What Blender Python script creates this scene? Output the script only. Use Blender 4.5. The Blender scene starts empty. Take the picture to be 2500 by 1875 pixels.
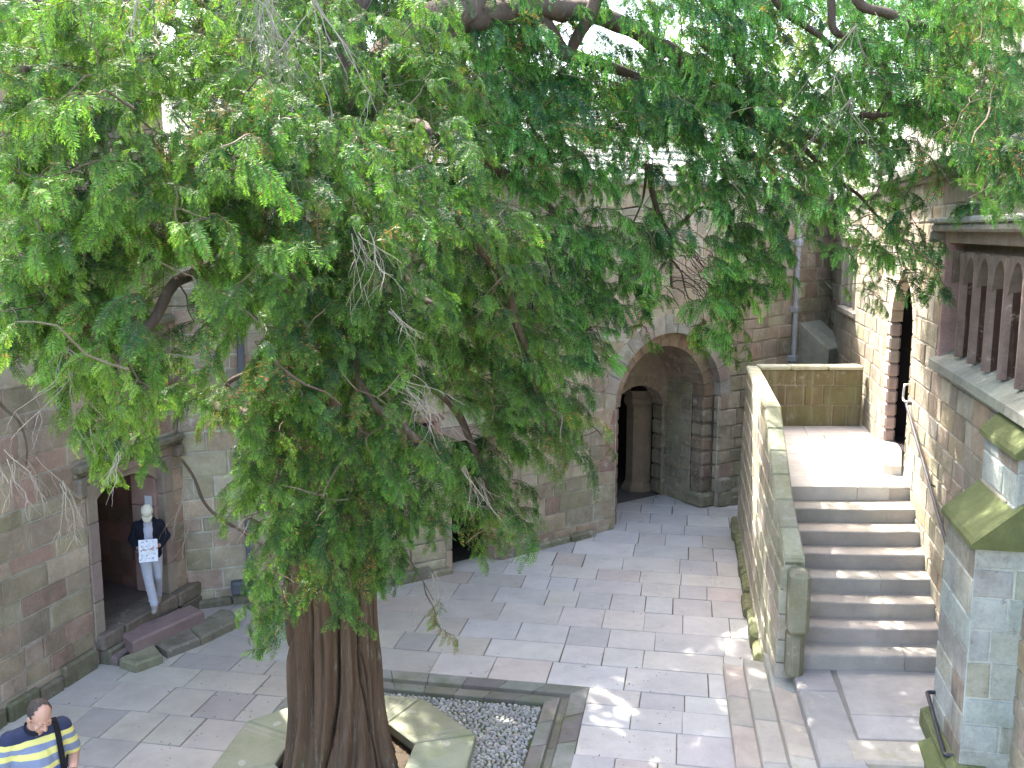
import bpy, math, random
import numpy as np
from mathutils import Vector, Matrix, noise as mnoise
R = random.Random(7)
NR = np.random.RandomState(11)
sc = bpy.context.scene
COL = sc.collection
# ------------------------------------------------------------------ camera
F = 2350.; CX = 1250.; CY = 937.5; H = 5.8; P = math.radians(9.1)
def ray(x, y):
    dx = (x-CX)/F; dz = -(y-CY)/F
    return dx, math.cos(P)+dz*math.sin(P), -math.sin(P)+dz*math.cos(P)
def G(x, y, z=0.0):                 # surveyed point of the photo on a level z
    a, b, c = ray(x, y); t = (z-H)/c
    return Vector((a*t, b*t, z))
def A(x, y, Y):                     # ... at a distance Y
    a, b, c = ray(x, y); t = Y/b
    return Vector((a*t, Y, H+c*t))
cam = bpy.data.objects.new('camera', bpy.data.cameras.new('camera')); COL.objects.link(cam)
cam.location = (0, 0, H); cam.rotation_euler = (math.pi/2-P, 0, 0)
cam.data.sensor_width = 36; cam.data.lens = F/2500*36
cam.data.clip_start = .1; cam.data.clip_end = 3000
sc.camera = cam
# ------------------------------------------------------------------ mesh helper
def wloc(o):
    v = Vector((0, 0, 0))
    while o is not None:
        v += o.location; o = o.parent
    return v
class MB:
    def __init__(s): s.v = []; s.f = []; s.c = []
    def add(s, vs, fs, col):
        n = len(s.v); s.v += [tuple(p) for p in vs]
        for f in fs: s.f.append(tuple(i+n for i in f)); s.c.append(col)
    def quad(s, a, b, c, d, col): s.add([a, b, c, d], [(0, 1, 2, 3)], col)
    def build(s, name, mat, parent=None, smooth=False):
        me = bpy.data.meshes.new(name)
        off = wloc(parent)
        me.from_pydata([(p[0]-off.x, p[1]-off.y, p[2]-off.z) for p in s.v], [], s.f)
        at = me.color_attributes.new('Col', 'FLOAT_COLOR', 'CORNER')
        arr = []
        for f, c in zip(s.f, s.c): arr += [c[0], c[1], c[2], 1.0]*len(f)
        at.data.foreach_set('color', arr)
        if smooth: me.polygons.foreach_set('use_smooth', [True]*len(me.polygons))
        me.materials.append(mat); me.validate(); me.update()
        o = bpy.data.objects.new(name, me); COL.objects.link(o)
        if parent: o.parent = parent
        return o
def tag(o, label=None, cat=None, group=None, kind=None):
    if label: o['label'] = label
    if cat: o['category'] = cat
    if group: o['group'] = group
    if kind: o['kind'] = kind
    return o
def empty(name, loc, label, cat, group=None):
    o = bpy.data.objects.new(name, None); COL.objects.link(o); o.location = loc
    o.empty_display_size = .2
    return tag(o, label, cat, group)
def jit(c, a=.12, r=R):
    k = 1+r.uniform(-a, a)
    return tuple(max(0, x*k*(1+r.uniform(-a, a)*.3)) for x in c)
def area2(p): return sum(p[i][0]*p[(i+1) % len(p)][1]-p[(i+1) % len(p)][0]*p[i][1] for i in range(len(p)))
def prism(mb, pts, z0, z1, col, bev=.012, ztop=None, bottom=True):
    """upright prism over a plan polygon; ztop(x,y) gives a sloping top"""
    pts = [Vector((p[0], p[1])) for p in pts]
    if area2(pts) < 0: pts.reverse()
    n = len(pts); c = sum(pts, Vector((0, 0)))/n
    ins = []
    for i in range(n):
        a, b, d = pts[i-1], pts[i], pts[(i+1) % n]
        e1 = (b-a).normalized(); e2 = (d-b).normalized()
        n1 = Vector((-e1.y, e1.x)); n2 = Vector((-e2.y, e2.x))
        m = n1+n2; k = bev*2/max(.3, m.length_squared)
        ins.append(b+m*k)
    zt = ztop or (lambda x, y: z1)
    vs = [(p.x, p.y, z0) for p in pts]+[(p.x, p.y, zt(p.x, p.y)-bev) for p in pts]+[(p.x, p.y, zt(p.x, p.y)) for p in ins]
    fs = [tuple(range(2*n, 3*n))]
    if bottom: fs.append(tuple(reversed(range(n))))
    for i in range(n):
        j = (i+1) % n
        fs += [(i, j, n+j, n+i), (n+i, n+j, 2*n+j, 2*n+i)]
    mb.add(vs, fs, col)
def obox(mb, o, ax, ay, az, col, bev=.01):
    """box from corner o along three vectors, chamfered all round"""
    o = Vector(o); ax = Vector(ax); ay = Vector(ay); az = Vector(az)
    if ax.cross(ay).dot(az) < 0: o = o+ax; ax = -ax
    L = [ax.length, ay.length, az.length]; E = [ax/L[0], ay/L[1], az/L[2]]
    b = min(bev, min(L)*.3); vs = {}; V = []
    for i in (0, 1):
        for j in (0, 1):
            for k in (0, 1):
                for w in range(3):
                    q = o.copy()
                    for t, (axn, bit) in enumerate(((0, i), (1, j), (2, k))):
                        d = L[t]*bit
                        if t != w: d += b if bit == 0 else -b
                        q += E[t]*d
                    vs[(i, j, k, w)] = len(V); V.append(q)
    fs = []
    def I(i, j, k, w): return vs[(i, j, k, w)]
    for w in range(3):
        for s in (0, 1):
            u, t = (w+1) % 3, (w+2) % 3
            ring = []
            for (x, y) in ((0, 0), (1, 0), (1, 1), (0, 1)):
                idx = [0, 0, 0]; idx[w] = s; idx[u] = x; idx[t] = y
                ring.append(I(*idx, w))
            fs.append(tuple(ring) if s else tuple(reversed(ring)))
    for e in range(3):
        u, t = (e+1) % 3, (e+2) % 3
        for x in (0, 1):
            for y in (0, 1):
                q = []
                for (s, w) in ((0, u), (1, u), (1, t), (0, t)):
                    idx = [0, 0, 0]; idx[e] = s; idx[u] = x; idx[t] = y
                    q.append(I(*idx, w))
                fs.append(tuple(q) if (x ^ y) else tuple(reversed(q)))
    for i in (0, 1):
        for j in (0, 1):
            for k in (0, 1):
                q = [I(i, j, k, 0), I(i, j, k, 1), I(i, j, k, 2)]
                fs.append(tuple(q) if (i+j+k) % 2 else tuple(reversed(q)))
    mb.add(V, fs, col)
def smoothpath(pts, radii, n):
    P_ = [Vector(p) for p in pts]; out = []; ro = []
    m = len(P_)
    for i in range(m-1):
        p0 = P_[max(0, i-1)]; p1 = P_[i]; p2 = P_[i+1]; p3 = P_[min(m-1, i+2)]
        for k in range(n):
            t = k/n
            out.append(.5*((2*p1)+(p2-p0)*t+(2*p0-5*p1+4*p2-p3)*t*t+(3*p1-p0-3*p2+p3)*t**3))
            ro.append(radii[i]*(1-t)+radii[i+1]*t)
    out.append(P_[-1]); ro.append(radii[-1])
    return out, ro
def tube(mb, pts, radii, n=8, col=(.1, .1, .1), sm=0, wob=0.0):
    if not hasattr(radii, '__len__'): radii = [radii]*len(pts)
    if sm: pts, radii = smoothpath(pts, radii, sm)
    pts = [Vector(p) for p in pts]; m = len(pts); V = []; ref = None
    for i in range(m):
        t = (pts[min(i+1, m-1)]-pts[max(i-1, 0)])
        t = t.normalized() if t.length > 1e-9 else Vector((0, 0, 1))
        if ref is None:
            ref = t.orthogonal().normalized()
        ref = (ref-t*ref.dot(t))
        ref = ref.normalized() if ref.length > 1e-6 else t.orthogonal().normalized()
        b = t.cross(ref)
        for k in range(n):
            a = 2*math.pi*k/n
            r = radii[i]*(1+wob*mnoise.noise(Vector((pts[i].x*3+math.cos(a)*2, pts[i].y*3+math.sin(a)*2, pts[i].z*3))))
            V.append(pts[i]+(ref*math.cos(a)+b*math.sin(a))*r)
    fs = [tuple(reversed(range(n))), tuple(range((m-1)*n, m*n))]
    for i in range(m-1):
        for k in range(n):
            k2 = (k+1) % n
            fs.append((i*n+k, i*n+k2, (i+1)*n+k2, (i+1)*n+k))
    mb.add(V, fs, col)
# ------------------------------------------------------------------ materials
def nd(nt, t, **kw):
    n = nt.nodes.new(t)
    for k, v in kw.items(): setattr(n, k, v)
    return n
def base_mat(name):
    m = bpy.data.materials.new(name); m.use_nodes = True; nt = m.node_tree
    return m, nt, nt.nodes['Principled BSDF']
def mathn(nt, op, a, b=None, clamp=False):
    n = nd(nt, 'ShaderNodeMath', operation=op, use_clamp=clamp)
    for i, x in enumerate((a, b)):
        if x is None: continue
        if isinstance(x, (int, float)): n.inputs[i].default_value = x
        else: nt.links.new(x, n.inputs[i])
    return n.outputs[0]
def mixc(nt, fac, a, b, mode='MIX'):
    n = nd(nt, 'ShaderNodeMix', data_type='RGBA', blend_type=mode)
    for i, x in ((0, fac), (6, a), (7, b)):
        if isinstance(x, (int, float)): n.inputs[i].default_value = x
        elif isinstance(x, tuple): n.inputs[i].default_value = (*x[:3], 1)
        else: nt.links.new(x, n.inputs[i])
    return n.outputs[2]
def noise(nt, scale, detail=4, rough=.6, vec=None, stretch=None):
    n = nd(nt, 'ShaderNodeTexNoise'); n.inputs['Scale'].default_value = scale
    n.inputs['Detail'].default_value = detail; n.inputs['Roughness'].default_value = rough
    if vec is None: vec = nd(nt, 'ShaderNodeNewGeometry').outputs['Position']
    if stretch:
        mp = nd(nt, 'ShaderNodeMapping'); mp.inputs['Scale'].default_value = stretch
        nt.links.new(vec, mp.inputs['Vector']); vec = mp.outputs[0]
    nt.links.new(vec, n.inputs['Vector'])
    return n.outputs['Fac']
def ramp(nt, f, lo, hi):
    n = nd(nt, 'ShaderNodeMapRange', clamp=True); nt.links.new(f, n.inputs[0])
    n.inputs[1].default_value = lo; n.inputs[2].default_value = hi
    return n.outputs[0]
def stone(name, moss=.3, mossc=(.12, .15, .045), spots=None, spot_lo=.58, rough=.9, bump=.35, big=.35, fine=.3, base_moss=None, streak=0., streakc=(.5, .5, .46), bscale=26):
    """weathered stone: block colour 'Col' broken up by noise, lichen and moss patches"""
    m, nt, p = base_mat(name)
    col = nd(nt, 'ShaderNodeAttribute', attribute_name='Col').outputs['Color']
    n1 = noise(nt, 1.7, 5, .65); n2 = noise(nt, 34, 4, .7); n3 = noise(nt, 7, 5, .7)
    k = mathn(nt, 'MULTIPLY', ramp(nt, n1, .3, .7), big)
    k = mathn(nt, 'ADD', k, mathn(nt, 'MULTIPLY', n2, fine))
    k = mathn(nt, 'ADD', k, mathn(nt, 'MULTIPLY', n3, fine*1.3))
    k = mathn(nt, 'ADD', k, 1-(big*.5+fine*.5+fine*.65))
    c = mixc(nt, 1.0, col, k, 'MULTIPLY')
    if spots:
        s = ramp(nt, noise(nt, 5.5, 8, .75), spot_lo, spot_lo+.1)
        c = mixc(nt, mathn(nt, 'MULTIPLY', s, .75), c, spots)
    if streak:
        s = ramp(nt, noise(nt, 4, 4, .6, stretch=(2.2, 2.2, .18)), .52, .75)
        c = mixc(nt, mathn(nt, 'MULTIPLY', s, streak), c, streakc)
    if moss:
        f = ramp(nt, noise(nt, 2.6, 7, .72), .62-moss*.35, .82-moss*.2)
        if base_moss is not None:     # damp-loving moss grows low on the wall
            z = nd(nt, 'ShaderNodeSeparateXYZ'); nt.links.new(nd(nt, 'ShaderNodeNewGeometry').outputs['Position'], z.inputs[0])
            mr = nd(nt, 'ShaderNodeMapRange', clamp=True); nt.links.new(z.outputs['Z'], mr.inputs[0])
            mr.inputs[1].default_value = base_moss; mr.inputs[2].default_value = base_moss-1.3
            mr.inputs[3].default_value = .25; mr.inputs[4].default_value = 1.0
            f = mathn(nt, 'MULTIPLY', f, mr.outputs[0])
        c = mixc(nt, mathn(nt, 'MULTIPLY', f, .8), c, mossc)
    nt.links.new(c, p.inputs['Base Color'])
    p.inputs['Roughness'].default_value = rough
    p.inputs['Specular IOR Level'].default_value = .25
    b = nd(nt, 'ShaderNodeBump'); b.inputs['Strength'].default_value = bump; b.inputs['Distance'].default_value = .02
    h = mathn(nt, 'ADD', noise(nt, bscale, 6, .7), mathn(nt, 'MULTIPLY', n3, 1.5))
    nt.links.new(h, b.inputs['Height']); nt.links.new(b.outputs[0], p.inputs['Normal'])
    return m
def plain(name, c, rough=.7, metal=0., var=.25, scale=12, bump=.1, spec=.3):
    m, nt, p = base_mat(name)
    n = noise(nt, scale, 5, .65)
    k = mathn(nt, 'ADD', mathn(nt, 'MULTIPLY', n, var*2), 1-var)
    nt.links.new(mixc(nt, 1.0, (*c,), k, 'MULTIPLY'), p.inputs['Base Color'])
    p.inputs['Roughness'].default_value = rough; p.inputs['Metallic'].default_value = metal
    p.inputs['Specular IOR Level'].default_value = spec
    if bump:
        b = nd(nt, 'ShaderNodeBump'); b.inputs['Strength'].default_value = bump; b.inputs['Distance'].default_value = .01
        nt.links.new(n, b.inputs['Height']); nt.links.new(b.outputs[0], p.inputs['Normal'])
    return m
M = {}
M['wallL'] = stone('stone_left', .32, (.085, .085, .04), (.38, .33, .28), .58, base_moss=1.5, streak=.25, streakc=(.33, .31, .28), big=0.55, fine=0.5, bump=.6)
M['wallB'] = stone('stone_back', .30, (.10, .105, .045), (.46, .42, .36), .56, base_moss=1.6, streak=.3, streakc=(.42, .40, .36), big=0.55, fine=0.5, bump=.6)
M['wallR'] = stone('stone_hall', .18, (.20, .20, .09), (.44, .41, .35), .60, base_moss=3.2, streak=.2, streakc=(.5, .49, .45), big=0.5, fine=0.45, bump=.6)
M['butt'] = stone('stone_buttress', .38, (.14, .165, .075), (.06, .05, .042), .60, base_moss=1.8, streak=.4, streakc=(.40, .43, .42), big=.6, fine=.55, bump=.5)
M['moss'] = stone('stone_mossy', .8, (.070, .085, .030), None, bump=.6)
M['para'] = stone('stone_parapet', .42, (.17, .175, .07), (.45, .42, .35), .58, streak=.4, streakc=(.5, .48, .42))
M['flag'] = stone('flagstone', .10, (.24, .23, .15), (.30, .28, .30), .66, big=.22, fine=.16, bump=.16, rough=.75)
M['step'] = stone('step_stone', .06, (.22, .22, .12), (.24, .22, .19), .68, big=.3, fine=.2, bump=.15, rough=.8)
M['oct'] = stone('surround_stone', .35, (.15, .18, .075), (.27, .275, .21), .62, big=.2, fine=.15, bump=.15)
M['gut'] = stone('gutter_stone', .45, (.10, .12, .045), (.2, .19, .16), .62, big=.3, fine=.2, bump=.25)
M['dark'] = stone('stone_interior', .2, (.06, .065, .03), None, bump=.3)
M['red'] = stone('red_sandstone', .12, (.12, .12, .05), (.2, .15, .13), .64, bump=.25)
M['soil'] = plain('soil', (.055, .042, .026), .95, var=.6, scale=30, bump=.8)
M['earth'] = plain('earth', (.11, .11, .06), .95, var=.5, scale=3, bump=.3)
M['lead'] = plain('lead_pipe', (.36, .37, .40), .55, .3, .35, 9)
M['leadd'] = plain('dark_lead_pipe', (.10, .105, .13), .55, .2, .35, 9)
M['black'] = plain('black_paint', (.018, .02, .028), .38, 0, .2, 40, .05, .5)
M['steel'] = plain('steel_rail', (.55, .55, .57), .35, .8, .1, 30, 0)
M['wood'] = plain('old_oak', (.030, .018, .013), .6, 0, .5, 6, .3)
M['woodd'] = plain('black_oak', (.012, .010, .011), .6, 0, .5, 6, .3)
M['slate'] = stone('roof_slate', .2, (.35, .36, .2), None, big=.3, fine=.2, bump=.3)
M['glass'] = plain('leaded_glass', (.02, .022, .025), .15, 0, .3, 25, .1, .6)
M['bark'], nt, p = base_mat('yew_bark')
col = nd(nt, 'ShaderNodeAttribute', attribute_name='Col').outputs['Color']
n1 = noise(nt, 9, 8, .72, stretch=(1, 1, .16)); n2 = noise(nt, 3, 6, .7, stretch=(1, 1, .35)); n3 = noise(nt, 45, 5, .7, stretch=(1, 1, .2))
c = mixc(nt, 1.0, col, mathn(nt, 'ADD', mathn(nt, 'MULTIPLY', n1, 1.3), .35), 'MULTIPLY')
c = mixc(nt, mathn(nt, 'MULTIPLY', ramp(nt, n2, .55, .72), .5), c, (.085, .08, .035))
c = mixc(nt, mathn(nt, 'MULTIPLY', ramp(nt, noise(nt, 16, 8, .8, stretch=(1, 1, .10)), .57, .66), .75), c, (.20, .215, .17))
nt.links.new(c, p.inputs['Base Color']); p.inputs['Roughness'].default_value = .9; p.inputs['Specular IOR Level'].default_value = .2
b = nd(nt, 'ShaderNodeBump'); b.inputs['Strength'].default_value = .8; b.inputs['Distance'].default_value = .03
nt.links.new(mathn(nt, 'ADD', n1, mathn(nt, 'MULTIPLY', n3, .6)), b.inputs['Height']); nt.links.new(b.outputs[0], p.inputs['Normal'])
def leafmat(name, trans=.3):
    m, nt, p = base_mat(name)
    col = nd(nt, 'ShaderNodeAttribute', attribute_name='Col').outputs['Color']
    nt.links.new(col, p.inputs['Base Color']); p.inputs['Roughness'].default_value = .5; p.inputs['Specular IOR Level'].default_value = .2
    t = nd(nt, 'ShaderNodeBsdfTranslucent'); nt.links.new(mixc(nt, 1.0, col, (1.15, 1.25, .55), 'MULTIPLY'), t.inputs[0])
    mx = nd(nt, 'ShaderNodeMixShader'); mx.inputs[0].default_value = trans
    nt.links.new(p.outputs[0], mx.inputs[1]); nt.links.new(t.outputs[0], mx.inputs[2])
    nt.links.new(mx.outputs[0], nt.nodes['Material Output'].inputs['Surface'])
    return m
M['needle'] = leafmat('yew_needle', .38)
M['leaf'] = leafmat('broad_leaf', .4)
M['twig'] = plain('dead_twig', (.24, .205, .165), .85, 0, .35, 20, .1)
def attr_plain(name, rough=.85):
    m, nt, p = base_mat(name)
    col = nd(nt, 'ShaderNodeAttribute', attribute_name='Col').outputs['Color']
    k = mathn(nt, 'ADD', mathn(nt, 'MULTIPLY', noise(nt, 25, 5, .7), .8), .6)
    nt.links.new(mixc(nt, 1.0, col, k, 'MULTIPLY'), p.inputs['Base Color'])
    p.inputs['Roughness'].default_value = rough; p.inputs['Specular IOR Level'].default_value = .25
    return m
M['attr'] = attr_plain('mixed_pebble')
# ------------------------------------------------------------------ world and sun
SUN_AZ = Vector((-.50, .866)); SUN_EL = math.radians(56)
sd = Vector((SUN_AZ.x*math.cos(SUN_EL), SUN_AZ.y*math.cos(SUN_EL), math.sin(SUN_EL)))
w = bpy.data.worlds.new('World'); sc.world = w; w.use_nodes = True
sky = w.node_tree.nodes.new('ShaderNodeTexSky'); sky.sky_type = 'NISHITA'; sky.sun_disc = False
sky.sun_elevation = SUN_EL; sky.sun_rotation = math.atan2(SUN_AZ.x, SUN_AZ.y)
sky.dust_density = 4.0; sky.air_density = 1.0; sky.ozone_density = .6
bg = w.node_tree.nodes['Background']; bg.inputs[1].default_value = .15
w.node_tree.links.new(sky.outputs[0], bg.inputs[0])
sl = bpy.data.lights.new('sun', 'SUN'); sl.energy = 2.3; sl.angle = math.radians(.5); sl.color = (1, .95, .87)
so = bpy.data.objects.new('sun', sl); COL.objects.link(so); so.rotation_euler = sd.to_track_quat('Z', 'Y').to_euler()
so.location = (0, 0, 30)
sc.view_settings.view_transform = 'Standard'; sc.view_settings.look = 'None'
sc.view_settings.exposure = 3.35; sc.view_settings.gamma = 1
sc.cycles.max_bounces = 8; sc.cycles.diffuse_bounces = 4; sc.cycles.transmission_bounces = 4; sc.cycles.transparent_max_bounces = 4
sc.cycles.sample_clamp_indirect = 6; sc.cycles.use_denoising = True; sc.cycles.denoiser = 'OPENIMAGEDENOISE'; sc.cycles.denoising_input_passes = 'RGB_ALBEDO_NORMAL'; sc.cycles.denoising_prefilter = 'NONE'

# ------------------------------------------------------------------ ground, pavement, gutter, cobbles
mb = MB(); mb.quad((-900, -900, -.08), (900, -900, -.08), (900, 900, -.08), (-900, 900, -.08), (.10, .11, .05))
tag(mb.build('ground', M['earth']), 'green-brown earth beneath and beyond the courtyard', 'ground', kind='structure')
TH = math.radians(10.5); CA, SA = math.cos(TH), math.sin(TH)
def UV(u, v): return Vector((u*CA+v*SA, -u*SA+v*CA, 0))
GU0, GU1, GV0, GV1 = -4.85, -1.14, 6.9, 11.58
FLAG = [(0.455, 0.435, 0.434), (0.444, 0.43, 0.444), (0.465, 0.44, 0.425), (0.424, 0.41, 0.415), (0.495, 0.475, 0.458), (0.46, 0.43, 0.396), (0.434, 0.4, 0.396), (0.475, 0.45, 0.415), (0.394, 0.375, 0.386)]
vs_ = [19.5, 18.76, 18.16, 17.45, 16.72, 15.99, 15.44, 14.85, 14.18, 13.46, 12.82, 12.24, 11.58, 11.15, 10.62, 9.95, 9.3, 8.75, 8.0, 7.45, 6.9, 6.2, 5.6, 5.0]
v_ = 19.5
for d in (.62, .55, .7, .6, .62, .6): v_ += d; vs_.insert(0, v_)
mb = MB()
def slabrow(u0, u1, v0, v1, left=False):
    u = u0-R.uniform(0, .5) if u0 < -9 else u0
    while u < u1-.05:
        L = R.uniform(.42, .85) if R.random() < .8 else R.uniform(.85, 1.15)
        if u+L > u1-.3: L = u1-u
        g = R.uniform(.003, .008); h = R.uniform(-.004, .004)
        c = R.choice(FLAG)
        if R.random() < .045: c = (.46, .39, .36)
        c = jit(c, .07); k_ = (c[0]+c[1]+c[2])/3; c = tuple(x*.6+k_*.4 for x in c); c = (c[0]*1.02, c[1], c[2]*.965)
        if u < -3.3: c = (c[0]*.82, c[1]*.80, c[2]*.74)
        k = lambda: R.uniform(-.006, .006)
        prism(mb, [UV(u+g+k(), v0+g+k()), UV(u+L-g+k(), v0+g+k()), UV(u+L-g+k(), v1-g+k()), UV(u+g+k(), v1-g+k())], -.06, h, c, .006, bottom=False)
        u += L
for v1, v0 in zip(vs_[:-1], vs_[1:]):
    if v1 <= GV1+.01 and v0 >= GV0-.01:
        # the flags left of the tree are larger and break joint differently
        slabrow(-9.5, GU0, v0, v1); slabrow(GU1, 6.5, v0, v1)
    else:
        slabrow(-9.5, 9.5, v0, v1)
mb2 = MB()
pv = mb.build('pavement', M['flag']); tag(pv, 'grey and lilac sandstone flagstones paving the courtyard', 'pavement', kind='structure')
lm = MB(); ml_ = 0
for i in range(520):
    u, v = R.uniform(-7.5, 3), R.uniform(7.5, 18)
    if R.random() < .5: u, v = R.choice([GU1+R.uniform(0, 1.2), GU0-R.uniform(0, 1), R.uniform(GU0, GU1)]), R.uniform(8, 12.4)
    if GU0 < u < GU1 and v < GV1: continue
    o_ = UV(u, v)+Vector((0, 0, .0085)); t_ = R.uniform(0, 6.3); l_ = R.uniform(.008, .026); d_ = Vector((math.cos(t_), math.sin(t_), 0)); n_ = Vector((-d_.y, d_.x, 0))*R.uniform(.15, .45)
    lm.add([o_-d_*l_, o_+n_*l_+Vector((0, 0, .004)), o_+d_*l_+Vector((0, 0, .002)), o_-n_*l_], [(0, 1, 2, 3)], R.choice([(.18, .10, .05), (.12, .10, .05), (.10, .07, .05), (.25, .2, .1), (.05, .045, .04)]))
tag(lm.build('leaf_litter', M['attr']), 'scattered fallen yew needles and bits of twig on the flagstones', 'leaf litter', kind='stuff')
# joints bed
mb = MB(); mb.quad(UV(-11, 3)+Vector((0, 0, -.016)), UV(10, 3)+Vector((0, 0, -.016)), UV(10, GV0)+Vector((0, 0, -.016)), UV(-11, GV0)+Vector((0, 0, -.016)), (.07, .07, .05))
for (a, b, c, d) in ((-11, GU0, GV0, GV1), (GU1, 10, GV0, GV1), (-11, 10, GV1, 24)):
    mb.quad(UV(a, c)+Vector((0, 0, -.016)), UV(b, c)+Vector((0, 0, -.016)), UV(b, d)+Vector((0, 0, -.016)), UV(a, d)+Vector((0, 0, -.016)), (.07, .07, .05))
tag(mb.build('pavement', M['earth']), 'dark earth bed showing in the flagstone joints', 'pavement', kind='structure')
# gutter
prof = [(0.0, .0), (.20, -.004), (.215, -.012), (.235, -.05), (.275, -.06), (.315, -.05), (.335, -.006), (.35, .0), (.50, -.002), (.51, -.012), (.51, -.07)]
mb = MB()
def ringpt(i, d):
    return [UV(GU0+d, GV0+d), UV(GU1-d, GV0+d), UV(GU1-d, GV1-d), UV(GU0+d, GV1-d)][i % 4]
for e in range(4):
    for j in range(len(prof)-1):
        (d0, z0), (d1, z1) = prof[j], prof[j+1]
        n = 7
        for s in range(n):
            t0, t1 = s/n, (s+1)/n
            gp = .0015
            rr = random.Random(e*50+s+(100 if j > 6 else 0))
            c = jit((.19, .185, .165), .22, rr) if not 2 <= j <= 5 else jit((.16, .15, .125), .1, rr)
            a0, b0 = ringpt(e, d0), ringpt(e+1, d0); a1, b1 = ringpt(e, d1), ringpt(e+1, d1)
            ta, tb = t0+(gp if s else 0), t1-(gp if s < n-1 else 0)
            Z = Vector((0, 0, 1))
            mb.quad(a0.lerp(b0, ta)+Z*z0, a0.lerp(b0, tb)+Z*z0, a1.lerp(b1, tb)+Z*z1, a1.lerp(b1, ta)+Z*z1, c)
tag(mb.build('gutter', M['gut']), 'square dark stone gutter channel framing the cobbles round the yew', 'gutter', kind='structure')
# cobbles
mb = MB(); q = [ringpt(i, .5)+Vector((0, 0, -.055)) for i in range(4)]
mb.quad(*q, (.06, .075, .028))
OC = Vector((-1.7, 9.15)); OR = 1.37; OA = math.radians(16)
ico_v = []; ico_f = []
for i in range(4):
    for j in range(8):
        a = 2*math.pi*(j+.5*i)/8; ph = math.pi/2*(i/4)*.98
        ico_v.append((math.cos(a)*math.cos(ph), math.sin(a)*math.cos(ph), math.sin(ph)))
for i in range(3):
    for j in range(8):
        j2 = (j+1) % 8
        ico_f.append((i*8+j, i*8+j2, (i+1)*8+j2, (i+1)*8+j))
ico_f.append(tuple(range(24, 32)))
pts = []; cell = {}
tries = 0
while tries < 260000 and len(pts) < 8200:
    tries += 1
    u = R.uniform(GU0+.55, GU1-.55); v = R.uniform(8.2, GV1-.55)
    p_ = UV(u, v)
    if (p_.xy-OC).length < OR-.12: continue
    r = R.choice((.022, .026, .03, .034, .038)); key = (int(u/.12), int(v/.12)); ok = True
    for a in (-1, 0, 1):
        for b in (-1, 0, 1):
            for (x, y, rr) in cell.get((key[0]+a, key[1]+b), ()):
                if (x-u)**2+(y-v)**2 < (.80*(r+rr))**2: ok = False; break
            if not ok: break
        if not ok: break
    if not ok: continue
    cell.setdefault(key, []).append((u, v, r)); pts.append((u, v, r))
for (u, v, r) in pts:
    p_ = UV(u, v); a = R.uniform(0, 6.3); e = R.uniform(.6, .9); ca, sa = math.cos(a), math.sin(a); hz = R.uniform(.6, .95)
    c = jit(R.choice([(.30, .30, .295), (.34, .34, .33), (.25, .25, .25), (.31, .30, .27), (.37, .37, .36)]), .15)
    mb.add([(p_.x+(x*ca-y*e*sa)*r*1.12, p_.y+(x*sa+y*e*ca)*r*1.12, -.056+z*.028*hz) for x, y, z in ico_v], ico_f, c)
tag(mb.build('cobbles', M['attr'], smooth=True), 'small rounded cobbles set in mossy earth round the yew', 'cobbles', kind='stuff')
# octagonal tree surround
root = empty('tree_surround', (OC.x, OC.y, 0), 'pale green octagonal raised stone surround at the foot of the yew', 'planter')
def op(k, r): a = OA+k*math.pi/4; return OC+Vector((math.cos(a), math.sin(a)))*r
mb = MB()
for k in range(8):
    mb.quad((*op(k, OR-.06), -.02), (*op(k+1, OR-.06), -.02), (*op(k+1, OR-.06), .41), (*op(k, OR-.06), .41), (.26, .27, .20))
    mb.quad((*op(k+1, .76), .2), (*op(k, .76), .2), (*op(k, .76), .41), (*op(k+1, .76), .41), (.12, .11, .08))
mb.build('body', M['oct'], root)
for k in range(8):
    mb = MB(); g = .004
    a, b, c_, d = op(k, OR), op(k+1, OR), op(k+1, .71), op(k, .71)
    sh = (b-a).normalized()*g
    prism(mb, [a+sh, b-sh, c_-sh, d+sh], .40, .50, jit((.215, .225, .16), .08), .012)
    # shallow pale carved lines beside each joint, and a small carved shield
    n_ = (a-d).normalized(); t_ = (b-a).normalized()
    for off in (.06, .15):
        q0 = d+t_*off+n_*.05; q1 = a+t_*off-n_*.04
        prism(mb, [q0, q0+t_*.010, q1+t_*.010, q1], .49, .5035, (.31, .315, .25), .001)
    mid = (a+b)/2*.55+(c_+d)/2*.45
    if k in (0, 1, 2, 3, 7):
        pts_ = [mid+t_*.3+t_*(.055*math.cos(i*math.pi/4))+n_*(.05*math.sin(i*math.pi/4)) for i in range(8)]
        prism(mb, pts_, .49, .5045, (.30, .305, .25), .002)
    mb.build('top_slab', M['oct'], root)
mb = MB(); mb.add([(*op(k, .80), .33) for k in range(8)], [tuple(range(8))], (.06, .045, .03))
for i in range(420):
    a = R.uniform(0, 6.3); r = R.uniform(.5, .75); p_ = OC+Vector((math.cos(a), math.sin(a)))*r; d = R.uniform(0, 3.1); l = R.uniform(.008, .018)
    mb.add([(p_.x-math.cos(d)*l, p_.y-math.sin(d)*l, .336+R.random()*.01), (p_.x+math.sin(d)*.003, p_.y-math.cos(d)*.003, .342), (p_.x+math.cos(d)*l, p_.y+math.sin(d)*l, .336+R.random()*.02), (p_.x-math.sin(d)*.003, p_.y+math.cos(d)*.003, .345)], [(0, 1, 2, 3)], R.choice([(.3, .15, .06), (.25, .2, .06), (.16, .1, .05)]))
mb.build('soil', M['attr'], root)

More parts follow.
